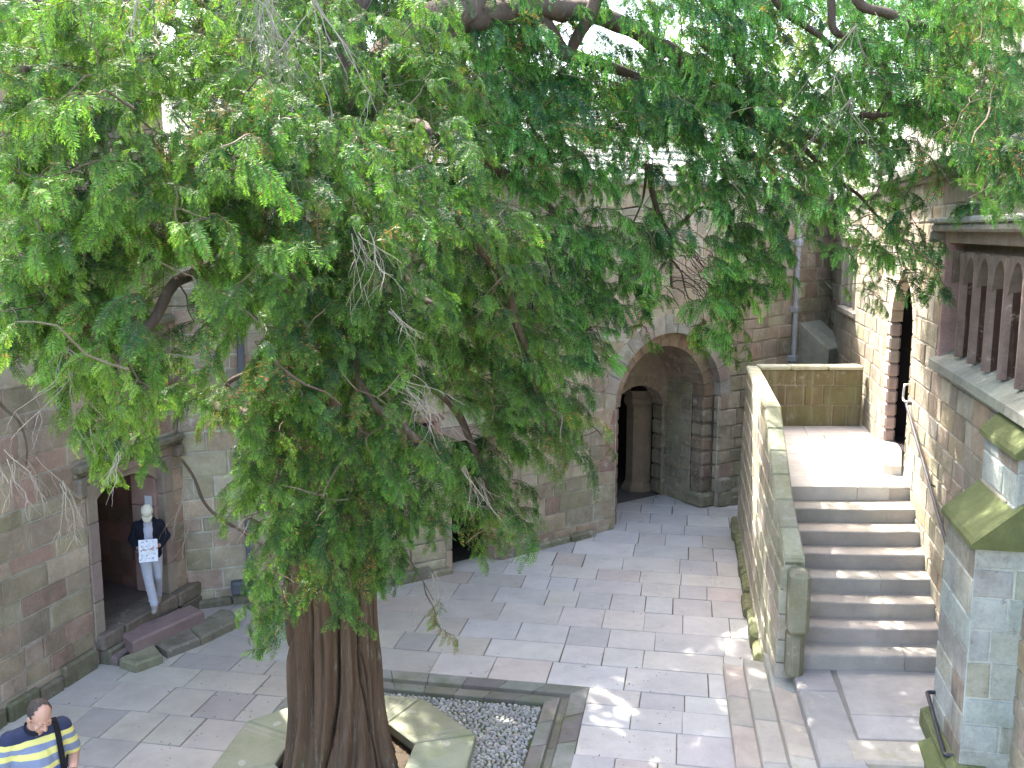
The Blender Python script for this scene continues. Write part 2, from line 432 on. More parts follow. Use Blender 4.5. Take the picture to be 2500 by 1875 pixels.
# ------------------------------------------------------------------ masonry
class Path:
    """wall face footprint; inn points into the wall"""
    def __init__(s, pts, flip=False):
        s.p = [Vector(q) for q in pts]; s.L = [0]
        for a, b in zip(s.p[:-1], s.p[1:]): s.L.append(s.L[-1]+(b-a).length)
        s.flip = flip
    def seg(s, t):
        for i in range(len(s.L)-2):
            if t < s.L[i+1]: return i
        return len(s.L)-2
    def at(s, t, d=0.0, z=0.0):
        """point at arc length t, d in front of the face"""
        i = s.seg(t); a, b = s.p[i], s.p[i+1]; e = (b-a).normalized(); n = Vector((e.y, -e.x))
        if s.flip: n = -n
        q = a+e*(t-s.L[i])+n*d
        return Vector((q.x, q.y, z))
    def e(s, t): i = s.seg(t); v = (s.p[i+1]-s.p[i]).normalized(); return Vector((v.x, v.y, 0))
    def n(s, t): v = s.e(t); n = Vector((v.y, -v.x, 0)); return -n if s.flip else n
    def s_of(s, p):
        best = None
        for i in range(len(s.p)-1):
            a, b = s.p[i], s.p[i+1]; e = (b-a); t = max(0, min(1, (Vector(p[:2])-a).dot(e)/e.length_squared))
            d = (a+e*t-Vector(p[:2])).length
            if best is None or d < best[0]: best = (d, s.L[i]+t*e.length)
        return best[1]
def cut(s0, s1, ex):
    out = [(s0, s1)]
    for (a, b) in ex:
        nx = []
        for (x, y) in out:
            if b <= x or a >= y: nx.append((x, y)); continue
            if a > x+.02: nx.append((x, a))
            if b < y-.02: nx.append((b, y))
        out = nx
    return out
def blockwall(mb, W, s0, s1, z0, z1, ex, pal, mort, hs=(.2, .34), ls=(.3, .7), proud=.016, rnd=None, jt=.013):
    """ex(zlo,zhi) -> intervals (with trim) left free"""
    rnd = rnd or R
    fl = W.flip
    z = z0
    while z < z1-.03:
        h = rnd.uniform(*hs)
        if z+h > z1-.12: h = z1-z
        for (a, b) in cut(s0, s1, ex(z, z+h)):
            s = a-(rnd.uniform(0, .35) if b-a > 1.2 else 0); first = True
            while s < b-.01:
                L = rnd.uniform(*ls)
                if s+L > b-.16: L = b-s
                sa, sb = max(s, a), s+L
                if sb-sa > .03:
                    c = jit(rnd.choice(pal), .13, rnd); g = jt*rnd.uniform(.6, 1.3); pr = proud*rnd.uniform(.45, 1.3)
                    bv = min(.02, (sb-sa)*.25, h*.25)
                    k = lambda m=.007: rnd.uniform(-m, m)
                    o = [(sa+g*.5+k(), z+g*.5+k()), (sb-g*.5+k(), z+g*.5+k()), (sb-g*.5+k(), z+h-g*.5+k()), (sa+g*.5+k(), z+h-g*.5+k())]
                    i_ = [(o[0][0]+bv, o[0][1]+bv), (o[1][0]-bv, o[1][1]+bv), (o[2][0]-bv, o[2][1]-bv), (o[3][0]+bv, o[3][1]-bv)]
                    V = [W.at(x, -.004, y) for x, y in o]+[W.at(x, pr*.8, y) for x, y in [((o[q][0]*.6+i_[q][0]*.4), (o[q][1]*.6+i_[q][1]*.4)) for q in range(4)]]+[W.at(x, pr+k(.004), y) for x, y in i_]
                    fs = [(8, 9, 10, 11)]
                    for q in range(4):
                        r = (q+1) % 4; fs += [(q, r, 4+r, 4+q), (4+q, 4+r, 8+r, 8+q)]
                    if fl: fs = [tuple(reversed(f)) for f in fs]
                    mb.add(V, fs, c)
                s += L
        z += h
    # mortar face behind the blocks
    z = z0
    while z < z1-1e-4:
        zz = min(z1, z+.07)
        for (a, b) in cut(s0, s1, [(x+.07, y-.07) for x, y in ex(z, zz)]):
            n = max(1, int((b-a)/1.2)); 
            for i in range(n):
                x0, x1 = a+(b-a)*i/n, a+(b-a)*(i+1)/n
                q = [W.at(x0, 0, z), W.at(x1, 0, z), W.at(x1, 0, zz), W.at(x0, 0, zz)]
                mb.quad(*(q if not fl else q[::-1]), mort)
        z = zz
def noex(a, b): return []
def sbox(mb, W, s0, s1, d0, d1, z0, z1, col, bev=.012):
    o = W.at(s0, d0, z0); e = W.at(s1, d0, z0)-o; n = W.at(s0, d1, z0)-o
    obox(mb, o, e, n, Vector((0, 0, z1-z0)), col, bev)
def voussoirs(mb, W, sc_, zs, r0, r1, n, d0, d1, pal, a0=0., a1=math.pi, ell=1.0, gap=.012):
    """arch ring of wedge stones between depth d0 (front) and d1 (back)"""
    for i in range(n):
        t0 = a0+(a1-a0)*i/n+gap/(r0+r1); t1 = a0+(a1-a0)*(i+1)/n-gap/(r0+r1)
        c = jit(R.choice(pal), .12); V = []; rr1 = r1*(1+R.uniform(-.02, .05)); dd = d0+R.uniform(-.004, .006)
        m = 3
        for d in (dd, d1):
            for k in range(m+1):
                t = t0+(t1-t0)*k/m
                for r in (r0, rr1):
                    V.append(W.at(sc_-math.cos(t)*r, d, zs+math.sin(t)*r*ell))
        fs = []; B = 2*(m+1)
        for k in range(m):
            i0 = 2*k
            fs += [(i0, i0+1, i0+3, i0+2), (B+i0+2, B+i0+3, B+i0+1, B+i0), (i0, i0+2, B+i0+2, B+i0), (i0+1, B+i0+1, B+i0+3, i0+3)]
        fs += [(0, B, B+1, 1), (2*m, 2*m+1, B+2*m+1, B+2*m)]
        mb.add(V, fs, c)
PAL_L = [(0.31930000000000003, 0.242, 0.176), (0.33990000000000004, 0.271, 0.198), (0.29869999999999997, 0.204, 0.155), (0.28325000000000006, 0.223, 0.159), (0.309, 0.214, 0.163), (0.2781, 0.233, 0.155), (0.3605, 0.285, 0.211)]
PAL_B = [(0.32, 0.275, 0.2), (0.36, 0.315, 0.226), (0.31, 0.25, 0.187), (0.3, 0.265, 0.187), (0.29, 0.215, 0.161), (0.38, 0.335, 0.248), (0.28, 0.255, 0.174), (0.345, 0.275, 0.204)]
PAL_R = [(0.28, 0.245, 0.18), (0.3, 0.27, 0.204), (0.25, 0.22, 0.162), (0.27, 0.215, 0.166), (0.3, 0.24, 0.157), (0.245, 0.225, 0.171), (0.32, 0.29, 0.228)]
PAL_BU = [(.30, .325, .31), (.27, .29, .26), (.31, .31, .275), (.25, .25, .205), (.28, .31, .30), (.20, .175, .145)]
PAL_RED = [(.30, .19, .165), (.27, .165, .145), (.33, .22, .19), (.25, .175, .15)]

# ---- left court wall
L0 = Vector((-6.97, 7.5)); L1 = Vector((-5.02, 14.25))
WL = Path([L0-(L1-L0)*.35, L1])
root = empty('court_wall', (-6.2, 10.5, 0), 'brown and reddish stone wall with a flat-arched doorway, on the left', 'wall', 'stone walls round the courtyard')
sA = WL.s_of((-5.55, 12.42)); sB = WL.s_of((-5.06, 14.1))
sdoor0, sdoor1 = sA, sA+1.40
zd0, zd1 = .42, 2.50
sw0, sw1 = WL.s_of((-5.32, 13.2)), WL.s_of((-5.05, 14.1))
def exL(a, b):
    o = []
    if b > zd0-.0 and a < zd1+.16: o.append((sdoor0-.2, sdoor1+.22))
    if b > 3.35 and a < 4.55: o.append((sw0, sw1))
    return o
mb = MB(); blockwall(mb, WL, 0, WL.L[-1], 0, 9.0, exL, PAL_L, (.40, .37, .30), hs=(.2, .36), ls=(.3, .82), proud=.02, jt=.017)
mb.build('wall', M['wallL'], root)
mb = MB()
sbox(mb, WL, 0, WL.L[-1]+.1, -.5, .07, 9.0, 9.2, (.25, .23, .2))
mb.build('coping', M['wallL'], root)
# rough plinth at its foot
mb = MB(); s = 0
while s < WL.L[-1]-.2:
    L = R.uniform(.35, .8); e = min(s+L, WL.L[-1])
    if not (e > sdoor0-.2 and s < sdoor1+.1): sbox(mb, WL, s+.01, e-.01, -.05, R.uniform(.05, .10), -.03, R.uniform(.16, .3), jit((.15, .14, .09), .2), .03)
    s += L
mb.build('plinth', M['wallL'], root)
# door surround: jambs, four-centred head, hood mould, splayed reveal and lobby
dw = MB()
JP = [(.27, .215, .175), (.25, .19, .16), (.28, .23, .185)]
def jamb(mb, W, sa, sb, z0, z1, d0, d1, pal, n=4):
    for i in range(n):
        a, b = z0+(z1-z0)*i/n, z0+(z1-z0)*(i+1)/n
        sbox(mb, W, sa, sb, d1, d0+R.uniform(-.003, .004), a+.003, b-.003, jit(R.choice(pal), .1), .012)
jamb(dw, WL, sdoor0-.2, sdoor0, zd0-.1, zd1, .03, -.10, JP)
jamb(dw, WL, sdoor0-.03, sdoor0+.08, zd0, 2.22, -.06, -.34, JP, 3)
jamb(dw, WL, sdoor1, sdoor1+.22, zd0-.1, zd1, .03, -.10, JP)
jamb(dw, WL, sdoor1-.06, sdoor1+.12, zd0, 2.22, -.08, -.5, PAL_RED, 4)
# flat four-centred head: two curved spandrel stones
hw = (sdoor1-sdoor0)/2; mid = (sdoor0+sdoor1)/2
for sgn in (-1, 1):
    N = 10; V = []
    for d in (-.05, -.34):
        for i in range(N+1):
            t = i/N; x = mid+sgn*(hw+.02)*(1-t) ; zc = 2.13+.27*(1-(1-t)**2.6)
            V += [WL.at(x, d, zc), WL.at(x, d, zd1+.02)]
    fs = []; B = 2*(N+1)
    for i in range(N):
        a = 2*i; q = [(a, a+1, a+3, a+2), (B+a+2, B+a+3, B+a+1, B+a), (a+2, B+a+2, B+a, a)]
        fs += q if sgn > 0 else [tuple(reversed(f)) for f in q]
    dw.add(V, fs, jit((.27, .215, .17), .06))
sbox(dw, WL, sdoor0-.2, sdoor1+.22, -.1, .02, zd1, zd1+.16, (.26, .20, .165))
dj = dw.build('door_surround', M['red'], root)
mb = MB()
hs0, hs1 = sdoor0-.42, sdoor1+.42
for (z0, z1, d) in ((2.62, 2.70, .07), (2.695, 2.80, .16)):
    sbox(mb, WL, hs0, hs1, -.05, d, z0, z1, (.15, .135, .09), .03)
for s_ in (hs0, hs1-.16): sbox(mb, WL, s_, s_+.16, -.05, .13, 2.36 if s_ == hs0 else 2.45, 2.63, (.19, .155, .12), .03)
mb.build('hood_mould', M['wallL'], root)
mb = MB(); D = -2.2
def panel(mb, W, a, b, col): mb.quad(a, b[0], b[1], b[2], col)
w0, w1 = sdoor0-.05, sdoor1+.05
rd = (.17, .095, .075)
for (x0, d0, x1, d1) in ((w0, -.3, w0-.3, D), (w0-.3, D, w1+.3, D), (w1+.3, D, w1, -.45)):
    nseg = 8
    for i in range(nseg):
        for j in range(9):
            t0, t1 = i/nseg, (i+1)/nseg; z0 = .3+j*.27; z1 = z0+.27
            c = jit(rd, .25)
            mb.quad(WL.at(x0+(x1-x0)*t0, d0+(d1-d0)*t0, z0), WL.at(x0+(x1-x0)*t1, d0+(d1-d0)*t1, z0), WL.at(x0+(x1-x0)*t1, d0+(d1-d0)*t1, z1), WL.at(x0+(x1-x0)*t0, d0+(d1-d0)*t0, z1), c)
mb.quad(WL.at(w0-.4, -.3, 2.6), WL.at(w1+.4, -.3, 2.6), WL.at(w1+.4, D, 2.6), WL.at(w0-.4, D, 2.6), rd)
mb.quad(WL.at(w0-.4, -.0, .415), WL.at(w1+.4, -.0, .415), WL.at(w1+.4, D, .415), WL.at(w0-.4, D, .415), (.13, .10, .085))
mb.build('lobby', M['dark'], root)
# open plank door leaf against the lobby side
mb = MB(); a = WL.at(sdoor0+.12, -.4, .45); dirv = (WL.at(sdoor0+.5, -1.5, .45)-a); dirv.normalize(); nn = Vector((dirv.y, -dirv.x, 0))
for i in range(6): obox(mb, a+dirv*(.19*i), dirv*.186, nn*.05, Vector((0, 0, 1.85+.05*i)), jit((.05, .028, .022), .2), .006)
dl = mb.build('door', M['red'], root)
# threshold stones under the door
mb = MB(); s = sdoor0-.2; k = 0
while s < sdoor1+.6:
    L = R.uniform(.4, .8); sbox(mb, WL, s+.006, s+L-.006, -.25, .16+R.uniform(-.02, .03), .2, .42, jit((.16, .13, .10), .12), .025); sbox(mb, WL, s+.04, s+L, -.1, .2, -.02, .21, jit((.13, .115, .085), .15), .025); s += L
mb.build('threshold', M['wallL'], root)
# blocked window with its hood
mb = MB(); fr = (.24, .20, .155)
sbox(mb, WL, sw0, sw0+.12, -.08, .02, 3.35, 4.45, fr); sbox(mb, WL, sw1-.12, sw1, -.08, .02, 3.35, 4.45, fr); sbox(mb, WL, sw0, sw1, -.1, .05, 3.25, 3.37, fr)
wn = mb.build('window', M['wallL'], root)
mb = MB(); mb.quad(WL.at(sw0, -.08, 3.3), WL.at(sw1, -.08, 3.3), WL.at(sw1, -.08, 4.6), WL.at(sw0, -.08, 4.6), (.23, .20, .17)); mb.build('infill', M['wallL'], wn)
mb = MB(); sbox(mb, WL, sw0-.1, sw1+.05, -.05, .12, 4.45, 4.57, (.17, .16, .10), .03); mb.build('hood_mould', M['wallL'], wn)

# ---- back court wall
BP = [(-5.02, 14.2), (-4.1, 14.55), (-2.05, 15.25), (-1.0, 15.9), (1.9, 18.16), (5.0, 20.2), (7.5, 22.75), (8.3, 23.6)]
WB = Path(BP)
ZT = 6.62
root = empty('court_wall', (1, 17.5, 0), 'grey and pink stone wall with the round-arched doorway, behind the yew', 'wall', 'stone walls round the courtyard')
sa0 = WB.s_of((1.97, 18.21)); sa1 = sa0+2.82; ac = (sa0+sa1)/2; ar = (sa1-sa0)/2; zs = 2.38; RING = .30
sd0, sd1 = WB.s_of((-.98, 15.87)), WB.s_of((-.30, 16.41)); zdt = 2.25
rw0, rw1 = WB.s_of((-.05, 16.65)), WB.s_of((.55, 17.08))
nw0, nw1 = WB.s_of((-1.72, 15.45)), WB.s_of((-1.3, 15.7))
def exB(a, b):
    o = []; z = (a+b)/2
    if a < zs: o.append((sa0-.02, sa1+.02))
    elif z < zs+ar+RING:
        x = math.sqrt(max(0, (ar+RING-.015)**2-(z-zs)**2)); o.append((ac-x, ac+x))
    if a < zdt: o.append((sd0-.16, sd1+.16))
    elif a < zdt+.25: o.append((sd0-.3, sd1+.3))
    if b > 3.75 and a < 5.0: o.append((rw0-.14, rw1+.14))
    if b > 1.9 and a < 2.75: o.append((nw0-.12, nw1+.12))
    return o
mb = MB(); blockwall(mb, WB, 0, WB.L[-1], 0, ZT, exB, PAL_B, (.43, .41, .34), hs=(.2, .4), ls=(.26, .8), proud=.026, jt=.02)
mb.build('wall', M['wallB'], root)
mb = MB(); s = 0
while s < WB.L[-1]-.05:
    e = min(s+R.uniform(.7, 1.2), WB.L[-1]); sbox(mb, WB, s+.004, e-.004, -.5, .12, ZT, ZT+.14, jit((.33, .31, .26), .12), .03); s = e
mb.build('coping', M['wallB'], root)
mb = MB(); s = .1
while s < WB.L[-1]-.1:
    L = R.uniform(.3, .8); e = min(s+L, WB.L[-1])
    if not (e > sd0-.02 and s < sd1+.02) and not (e > sa0-.0 and s < sa1+.05): sbox(mb, WB, s+.008, e-.008, -.05, R.uniform(.10, .17), -.03, R.uniform(.1, .2), jit((.20, .185, .13), .2), .03)
    s += L
mb.build('plinth', M['wallB'], root)
mb = MB()  # unseen sheet added under the coping to stop sun through its joints
for p0, p1 in zip(WB.L[:-1], WB.L[1:]):
    mb.quad(WB.at(p0, .004, ZT-.02), WB.at(p1-.001, .004, ZT-.02), WB.at(p1-.001, -.62, ZT-.02), WB.at(p0, -.62, ZT-.02), (.3, .28, .24))
mb.build('leak_sheet', M['wallB'], root)
# the big arch: outer voussoirs, inner chamfered order, jamb stones
mb = MB()
ARP = [(.33, .29, .24), (.30, .25, .215), (.35, .32, .27), (.31, .30, .26)]
voussoirs(mb, WB, ac, zs, ar, ar+RING, 15, .028, -.25, ARP)
INP = [(.235, .175, .125), (.255, .195, .14), (.22, .16, .12), (.27, .215, .16)]
voussoirs(mb, WB, ac, zs, ar-.28, ar-.0, 15, -.16, -.55, INP)
arch = mb.build('archway', M['wallB'], root)
mb = MB()
nj = 8
for i in range(nj):
    a, b = zs*i/nj, zs*(i+1)/nj
    sbox(mb, WB, sa1-.28+R.uniform(-.015, .015), sa1-.0, -.55, -.16+R.uniform(-.01, .01), a+.004, b-.004, jit(R.choice(INP), .12), .05)
    sbox(mb, WB, sa1-.02, sa1+R.uniform(.25, .5), -.16, .025, a+.004, b-.004, jit(R.choice(PAL_B), .12), .03)
    sbox(mb, WB, sa0, sa0+.28, -.55, -.16, a+.004, b-.004, jit(R.choice(INP), .12), .05)
    sbox(mb, WB, sa0-R.uniform(.2, .4), sa0+.02, -.16, .022, a+.004, b-.004, jit(R.choice(PAL_RED if i > 3 else PAL_B), .12), .02)
mb.build('jamb', M['wallB'], arch)
mb = MB()
sbox(mb, WB, sa1-.38, sa1+.06, -.62, -.06, -.02, .30, (.22, .20, .135), .06); sbox(mb, WB, sa1+.02, sa1+.9, -.05, .12, -.02, .34, (.24, .22, .15), .05); sbox(mb, WB, sa1-.02, sa1+.35, -.05, .1, .3, .62, (.30, .27, .21), .07)
mb.build('base_stone', M['wallB'], arch)
# passage: right side wall, barrel soffit, inner wall with its lower arch, column beyond
DP = 1.3
pw = Path([WB.at(sa1-.30, -.5).xy, WB.at(sa1-.30, -DP).xy], flip=False)
if (pw.n(0)-Vector((0, 0, 0))).dot(WB.e(ac)) > 0: pw.flip = True
mb = MB(); blockwall(mb, pw, 0, DP-.5, 0, zs+1.2, noex, [(.27, .225, .165), (.29, .24, .185), (.25, .215, .145), (.24, .22, .15)], (.30, .27, .21), hs=(.22, .3), ls=(.25, .5))
sbox(mb, WB, sa1-.26, sa1+.6, -.52, -.20, -.02, zs+.3, (.2, .16, .12), .01); sbox(mb, WB, sa0-.5, sa0+.24, -.52, -.20, -.02, zs+.3, (.2, .16, .12), .01)  # boxes added out of view behind the jambs to stop sun leaking
pr = ar-.28
N = 16
for i in range(N):
    t0, t1 = math.pi*i/N, math.pi*(i+1)/N
    for j in range(4):
        d0 = -.5-(DP-.5)*j/4; d1 = -.5-(DP-.5)*(j+1)/4
        mb.quad(*[WB.at(ac-math.cos(t)*(pr+.02), d, zs+math.sin(t)*(pr+.02)) for t, d in ((t0, d0), (t1, d0), (t1, d1), (t0, d1))], jit((.28, .21, .16), .14))
for j in range(5):
    for i in range(4):
        d0 = -.5-(DP-.5)*i/4; d1 = -.5-(DP-.5)*(i+1)/4
        mb.quad(*[WB.at(sa0+.26, d, z) for d, z in ((d0, zs*j/5), (d1, zs*j/5), (d1, zs*(j+1)/5), (d0, zs*(j+1)/5))], jit((.2, .16, .12), .14))
mb.build('passage', M['wallB'], arch)
ir = .68; ic = sa0+1.74; izs = 2.03
mb = MB()
def exI(a, b):
    z = (a+b)/2
    if a < izs: return [(ic-ir, ic+ir)]
    if z < izs+ir*.72: x = ir*math.sqrt(max(0, 1-((z-izs)/(ir*.72))**2)); return [(ic-x, ic+x)]
    return []
WI = Path([WB.at(sa0, -DP).xy, WB.at(sa1, -DP).xy])
sh = sa0
z = 0
while z < 4.2:
    for (a, b) in cut(0, sa1-sa0, [(x-sh, y-sh) for x, y in exI(z, z+.06)]):
        mb.quad(WI.at(a, 0, z), WI.at(b, 0, z), WI.at(b, 0, z+.06), WI.at(a, 0, z+.06), (.28, .22, .17))
    z += .06
voussoirs(mb, WI, ic-sh, izs, ir, ir+.26, 9, .012, -.35, [(.26, .205, .155), (.28, .22, .17)], ell=.72)
for i in range(6): sbox(mb, WI, ic+ir-sh, ic+ir-sh+.22, -.35, .015, izs*i/6+.004, izs*(i+1)/6-.004, jit((.22, .19, .13), .15), .04)
mb.build('inner_arch', M['wallB'], arch)
mb = MB(); cp = WB.at(sa0+2.42, -DP-.75)
for (r0, r1, z0, z1) in ((.40, .40, 0, .10), (.36, .33, .10, .2), (.30, .30, .2, 1.92), (.31, .37, 1.92, 2.0), (.37, .37, 2.0, 2.12), (.34, .42, 2.12, 2.3)):
    V = []
    for r, z in ((r0, z0), (r1, z1)):
        for k in range(8): a = k*math.pi/4+.2; V.append((cp.x+math.cos(a)*r, cp.y+math.sin(a)*r, z))
    mb.add(V, [(k, (k+1) % 8, 8+(k+1) % 8, 8+k) for k in range(8)]+[tuple(range(8, 16))], (.24, .18, .13))
mb.build('column', M['dark'], arch)
mb = MB()
D2 = -DP-3
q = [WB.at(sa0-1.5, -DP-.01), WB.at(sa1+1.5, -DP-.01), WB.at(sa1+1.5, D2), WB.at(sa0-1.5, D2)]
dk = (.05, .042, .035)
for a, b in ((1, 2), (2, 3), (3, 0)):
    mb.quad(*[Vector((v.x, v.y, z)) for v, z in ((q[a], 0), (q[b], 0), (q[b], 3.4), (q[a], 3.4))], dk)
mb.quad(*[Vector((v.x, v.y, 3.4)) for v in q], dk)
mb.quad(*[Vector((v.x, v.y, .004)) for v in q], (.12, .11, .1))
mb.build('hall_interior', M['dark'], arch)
# narrow doorway behind the tree
mb = MB()
for i in range(6):
    for (a, b) in ((sd0-.16, sd0), (sd1, sd1+.16)): sbox(mb, WB, a, b, -.35, .03, zdt*i/6+.003, zdt*(i+1)/6-.003, jit(R.choice(PAL_RED+PAL_B), .12), .02)
sbox(mb, WB, sd0-.3, sd1+.3, -.35, .03, zdt, zdt+.26, (.27, .22, .185), .02)
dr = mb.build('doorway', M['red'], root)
def recess(W, s0, s1, z0, z1, d0, d1, col, name, par, mat):
    mb = MB()
    mb.quad(W.at(s0, d1, z0), W.at(s1, d1, z0), W.at(s1, d1, z1), W.at(s0, d1, z1), col)
    for s_ in (s0, s1): mb.quad(W.at(s_, d0, z0), W.at(s_, d1, z0), W.at(s_, d1, z1), W.at(s_, d0, z1), col)
    for z_ in (z0, z1): mb.quad(W.at(s0, d0, z_), W.at(s1, d0, z_), W.at(s1, d1, z_), W.at(s0, d1, z_), col)
    return mb.build(name, mat, par)
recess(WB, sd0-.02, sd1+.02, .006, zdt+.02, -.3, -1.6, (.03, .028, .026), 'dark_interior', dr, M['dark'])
for (a, b, z0, z1, nm, nl) in ((rw0, rw1, 3.85, 4.9, 'window', 2), (nw0, nw1, 2.0, 2.65, 'window', 1)):
    mb = MB(); rc = (.27, .14, .115)
    sbox(mb, WB, a-.14, a, -.3, .03, z0, z1, rc, .03); sbox(mb, WB, b, b+.14, -.3, .03, z0, z1, rc, .03)
    sbox(mb, WB, a-.2, b+.2, -.3, .05, z1, z1+.14, (.24, .16, .13), .03); sbox(mb, WB, a-.2, b+.2, -.3, .06, z0-.13, z0, (.24, .17, .14), .03)
    wn = mb.build(nm, M['red'], root)
    if nl > 1:
        mb = MB(); m_ = (a+b)/2; sbox(mb, WB, m_-.04, m_+.04, -.2, -.02, z0, z1, rc, .02); mb.build('mullion', M['red'], wn)
    mb = MB(); mb.quad(WB.at(a, -.2, z0), WB.at(b, -.2, z0), WB.at(b, -.2, z1), WB.at(a, -.2, z1), (.02, .02, .025)); mb.build('pane', M['glass'], wn)
# sloping weathered corner buttress by the lead pipe
mb = MB()
bs = WB.s_of((6.55, 21.8))
o1, o2, o3, o4 = WB.at(bs-.1, .0).xy, WB.at(bs+.9, 0).xy, WB.at(bs+.9, .75).xy, WB.at(bs-.1, .75).xy
def slope(x, y):
    d = (Vector((x, y))-o1).dot(WB.n(bs).xy); return 3.75-d*.75
prism(mb, [o1, o2, o3, o4], 0, 3.6, (.30, .29, .23), .02, ztop=slope)
mb.build('buttress', M['para'], root)
# roof of the range behind
root = empty('roofed_range', (0, 22, 0), 'pale stone-slated roof of the castle range rising behind the back wall', 'roof')
mb = MB()
for i in range(len(BP)-1):
    a, b = Vector(BP[i]), Vector(BP[i+1]); 
    n = Vector(((b-a).y, -(b-a).x)).normalized()
rows = 13
for k in range(rows):
    d0 = .45+k*.33; d1 = d0+.35; z0 = 6.55+k*.185; z1 = z0+.19
    s = .3
    while s < WB.L[-1]+.3:
        e = s+R.uniform(.35, .6)
        a, b = WB.at(s+.004, -d0, z0+.03), WB.at(e-.004, -d0, z0+.03); c_, d_ = WB.at(e-.004, -d1, z1), WB.at(s+.004, -d1, z1)
        col = jit((.40, .39, .35), .12)
        mb.quad(a, b, c_, d_, col); mb.quad(WB.at(s+.004, -d0, z0), WB.at(e-.004, -d0, z0), b, a, col); s = e
a_ = 6.55+rows*.185
ends = []
for i in range(len(WB.L)-1): ends += [WB.L[i]+.001, WB.L[i+1]-.001]
for p0, p1 in zip(ends[:-1], ends[1:]):      # boarding and loft floor added against sun leaks, and rear wall, closed at bends
    for (d0, z0, d1, z1, c) in ((-.30, 6.45, -4.74, a_-.06, (.36, .35, .31)), (-.30, 6.3, -4.74, 6.3, (.2, .19, .17)), (-4.74, a_, -4.74, 0, (.3, .28, .24))):
        mb.quad(WB.at(p0, d0, z0), WB.at(p1, d0, z0), WB.at(p1, d1, z1), WB.at(p0, d1, z1), c)
for e_ in (ends[0], ends[-1]):  # end sheets added to keep sun out of the loft
    mb.quad(WB.at(e_, -.3, 0), WB.at(e_, -4.74, 0), WB.at(e_, -4.74, a_-.06), WB.at(e_, -.3, 6.45), (.3, .28, .24))
mb.build('roof_slope', M['slate'], root)

# ---- hall on the right
RP = [(3.39, 2.3), (5.78, 13.54), (6.65, 17.6), (7.62, 23.2)]
WR = Path(RP, flip=True)
root = empty('hall_building', (6, 13, 0), 'buff stone hall with a long mullioned window and stepped buttress, right side', 'building')
def sR(y):
    for i in range(3):
        (x0, y0), (x1, y1) = RP[i], RP[i+1]
        if y <= y1: return WR.s_of((x0+(x1-x0)*(y-y0)/(y1-y0), y))
wy0, wy1 = 8.1, 12.35; ws0, ws1 = sR(wy0), sR(wy1); wz0, wz1 = 4.38, 5.52
ds0, ds1 = sR(14.05), sR(15.85); dz0, dzs = 2.29, 4.30
fs0, fs1 = sR(19.6), sR(21.4); fz0, fz1 = 4.15, 5.6
def exR(a, b):
    o = []
    if b > wz0-.3 and a < wz1+.3: o.append((ws0-.12, ws1+.1))
    if a < dzs+.05 and b > dz0-.2: o.append((ds0-.02, ds1+.26))
    elif dzs <= a < dzs+.95: o.append((ds0-.12+(a-dzs)*.25, ds1+.3-(a-dzs)*.25))
    if b > fz0-.15 and a < fz1+.15: o.append((fs0-.1, fs1+.1))
    return o
mb = MB(); blockwall(mb, WR, .2, WR.L[-1], 0, 6.45, exR, PAL_R, (.36, .335, .29), hs=(.2, .36), ls=(.28, .75), proud=.018)
e0_, e1_ = WR.at(.2, 0), WR.at(.2, -4)
blockwall(mb, Path([WR.at(.2, -4).xy, WR.at(.2, 0).xy], flip=True), 0, 4, 0, 6.45, noex, PAL_R, (.36, .335, .29), hs=(.2, .36), ls=(.28, .75))
hallw = mb.build('wall', M['wallR'], root)
mb = MB(); sbox(mb, WR, .2, sR(17.2), -.4, .17, 6.45, 6.53, (.20, .18, .15), .03); sbox(mb, WR, .2, sR(17.2), -.4, .28, 6.53, 6.66, (.25, .24, .21), .03)
sbox(mb, WR, sR(17.2)+.01, WR.L[-1], -.4, .14, 6.45, 6.6, (.40, .38, .34), .03)
mb.build('cornice', M['wallR'], root)
WU = Path([WR.at(.2, -.18).xy, WR.at(sR(16.6), -.18).xy], flip=True)
mb = MB(); blockwall(mb, WU, 0, WU.L[-1], 6.66, 8.6, noex, [(.42, .39, .35), (.44, .42, .39), (.40, .36, .32)], (.45, .43, .4), hs=(.25, .36), ls=(.4, .8))
e0 = WU.L[-1]; mb.quad(WU.at(e0, 0, 6.6), WU.at(e0, -4, 6.6), WU.at(e0, -4, 8.6), WU.at(e0, 0, 8.6), (.42, .39, .36))
sbox(mb, WU, 0, WU.L[-1], -.4, .08, 8.6, 8.75, (.4, .38, .35), .03)
mb.build('parapet', M['wallR'], root)
# long window
mb = MB(); nl = 7; LW = (ws1-ws0)/nl
wn_ = MB()
fr = (.33, .27, .225)
sbox(wn_, WR, ws1-.02, ws1+.12, -.42, .012, wz0-.3, wz1+.3, (.34, .22, .20), .02); sbox(wn_, WR, ws0-.12, ws0, -.42, .012, wz0-.3, wz1+.3, fr, .02)
sbox(wn_, WR, ws0, ws1, -.42, -.2, wz1-.02, wz1+.30, (.22, .17, .13), .01); sbox(wn_, WR, ws0-.1, ws1-.02, -.2, .008, wz1+.12, wz1+.30, (.26, .20, .16), .02)
win = wn_.build('window', M['wallR'], root)
for k in range(1, nl):
    mb = MB(); x = ws0+k*LW
    for (hf, d0, hb, d1, c_) in ((.022, -.04, .05, -.12, (.21, .15, .12)), (.05, -.12, .06, -.36, (.062, .034, .024))):  # brown rear part darkened further to stand in for missing shade
        prism(mb, [WR.at(x-hf, d0).xy, WR.at(x+hf, d0).xy, WR.at(x+hb, d1).xy, WR.at(x-hb, d1).xy], wz0-.12, wz1, c_, .004)
    mb.build('mullion', M['wallR'], win)
mb = MB()
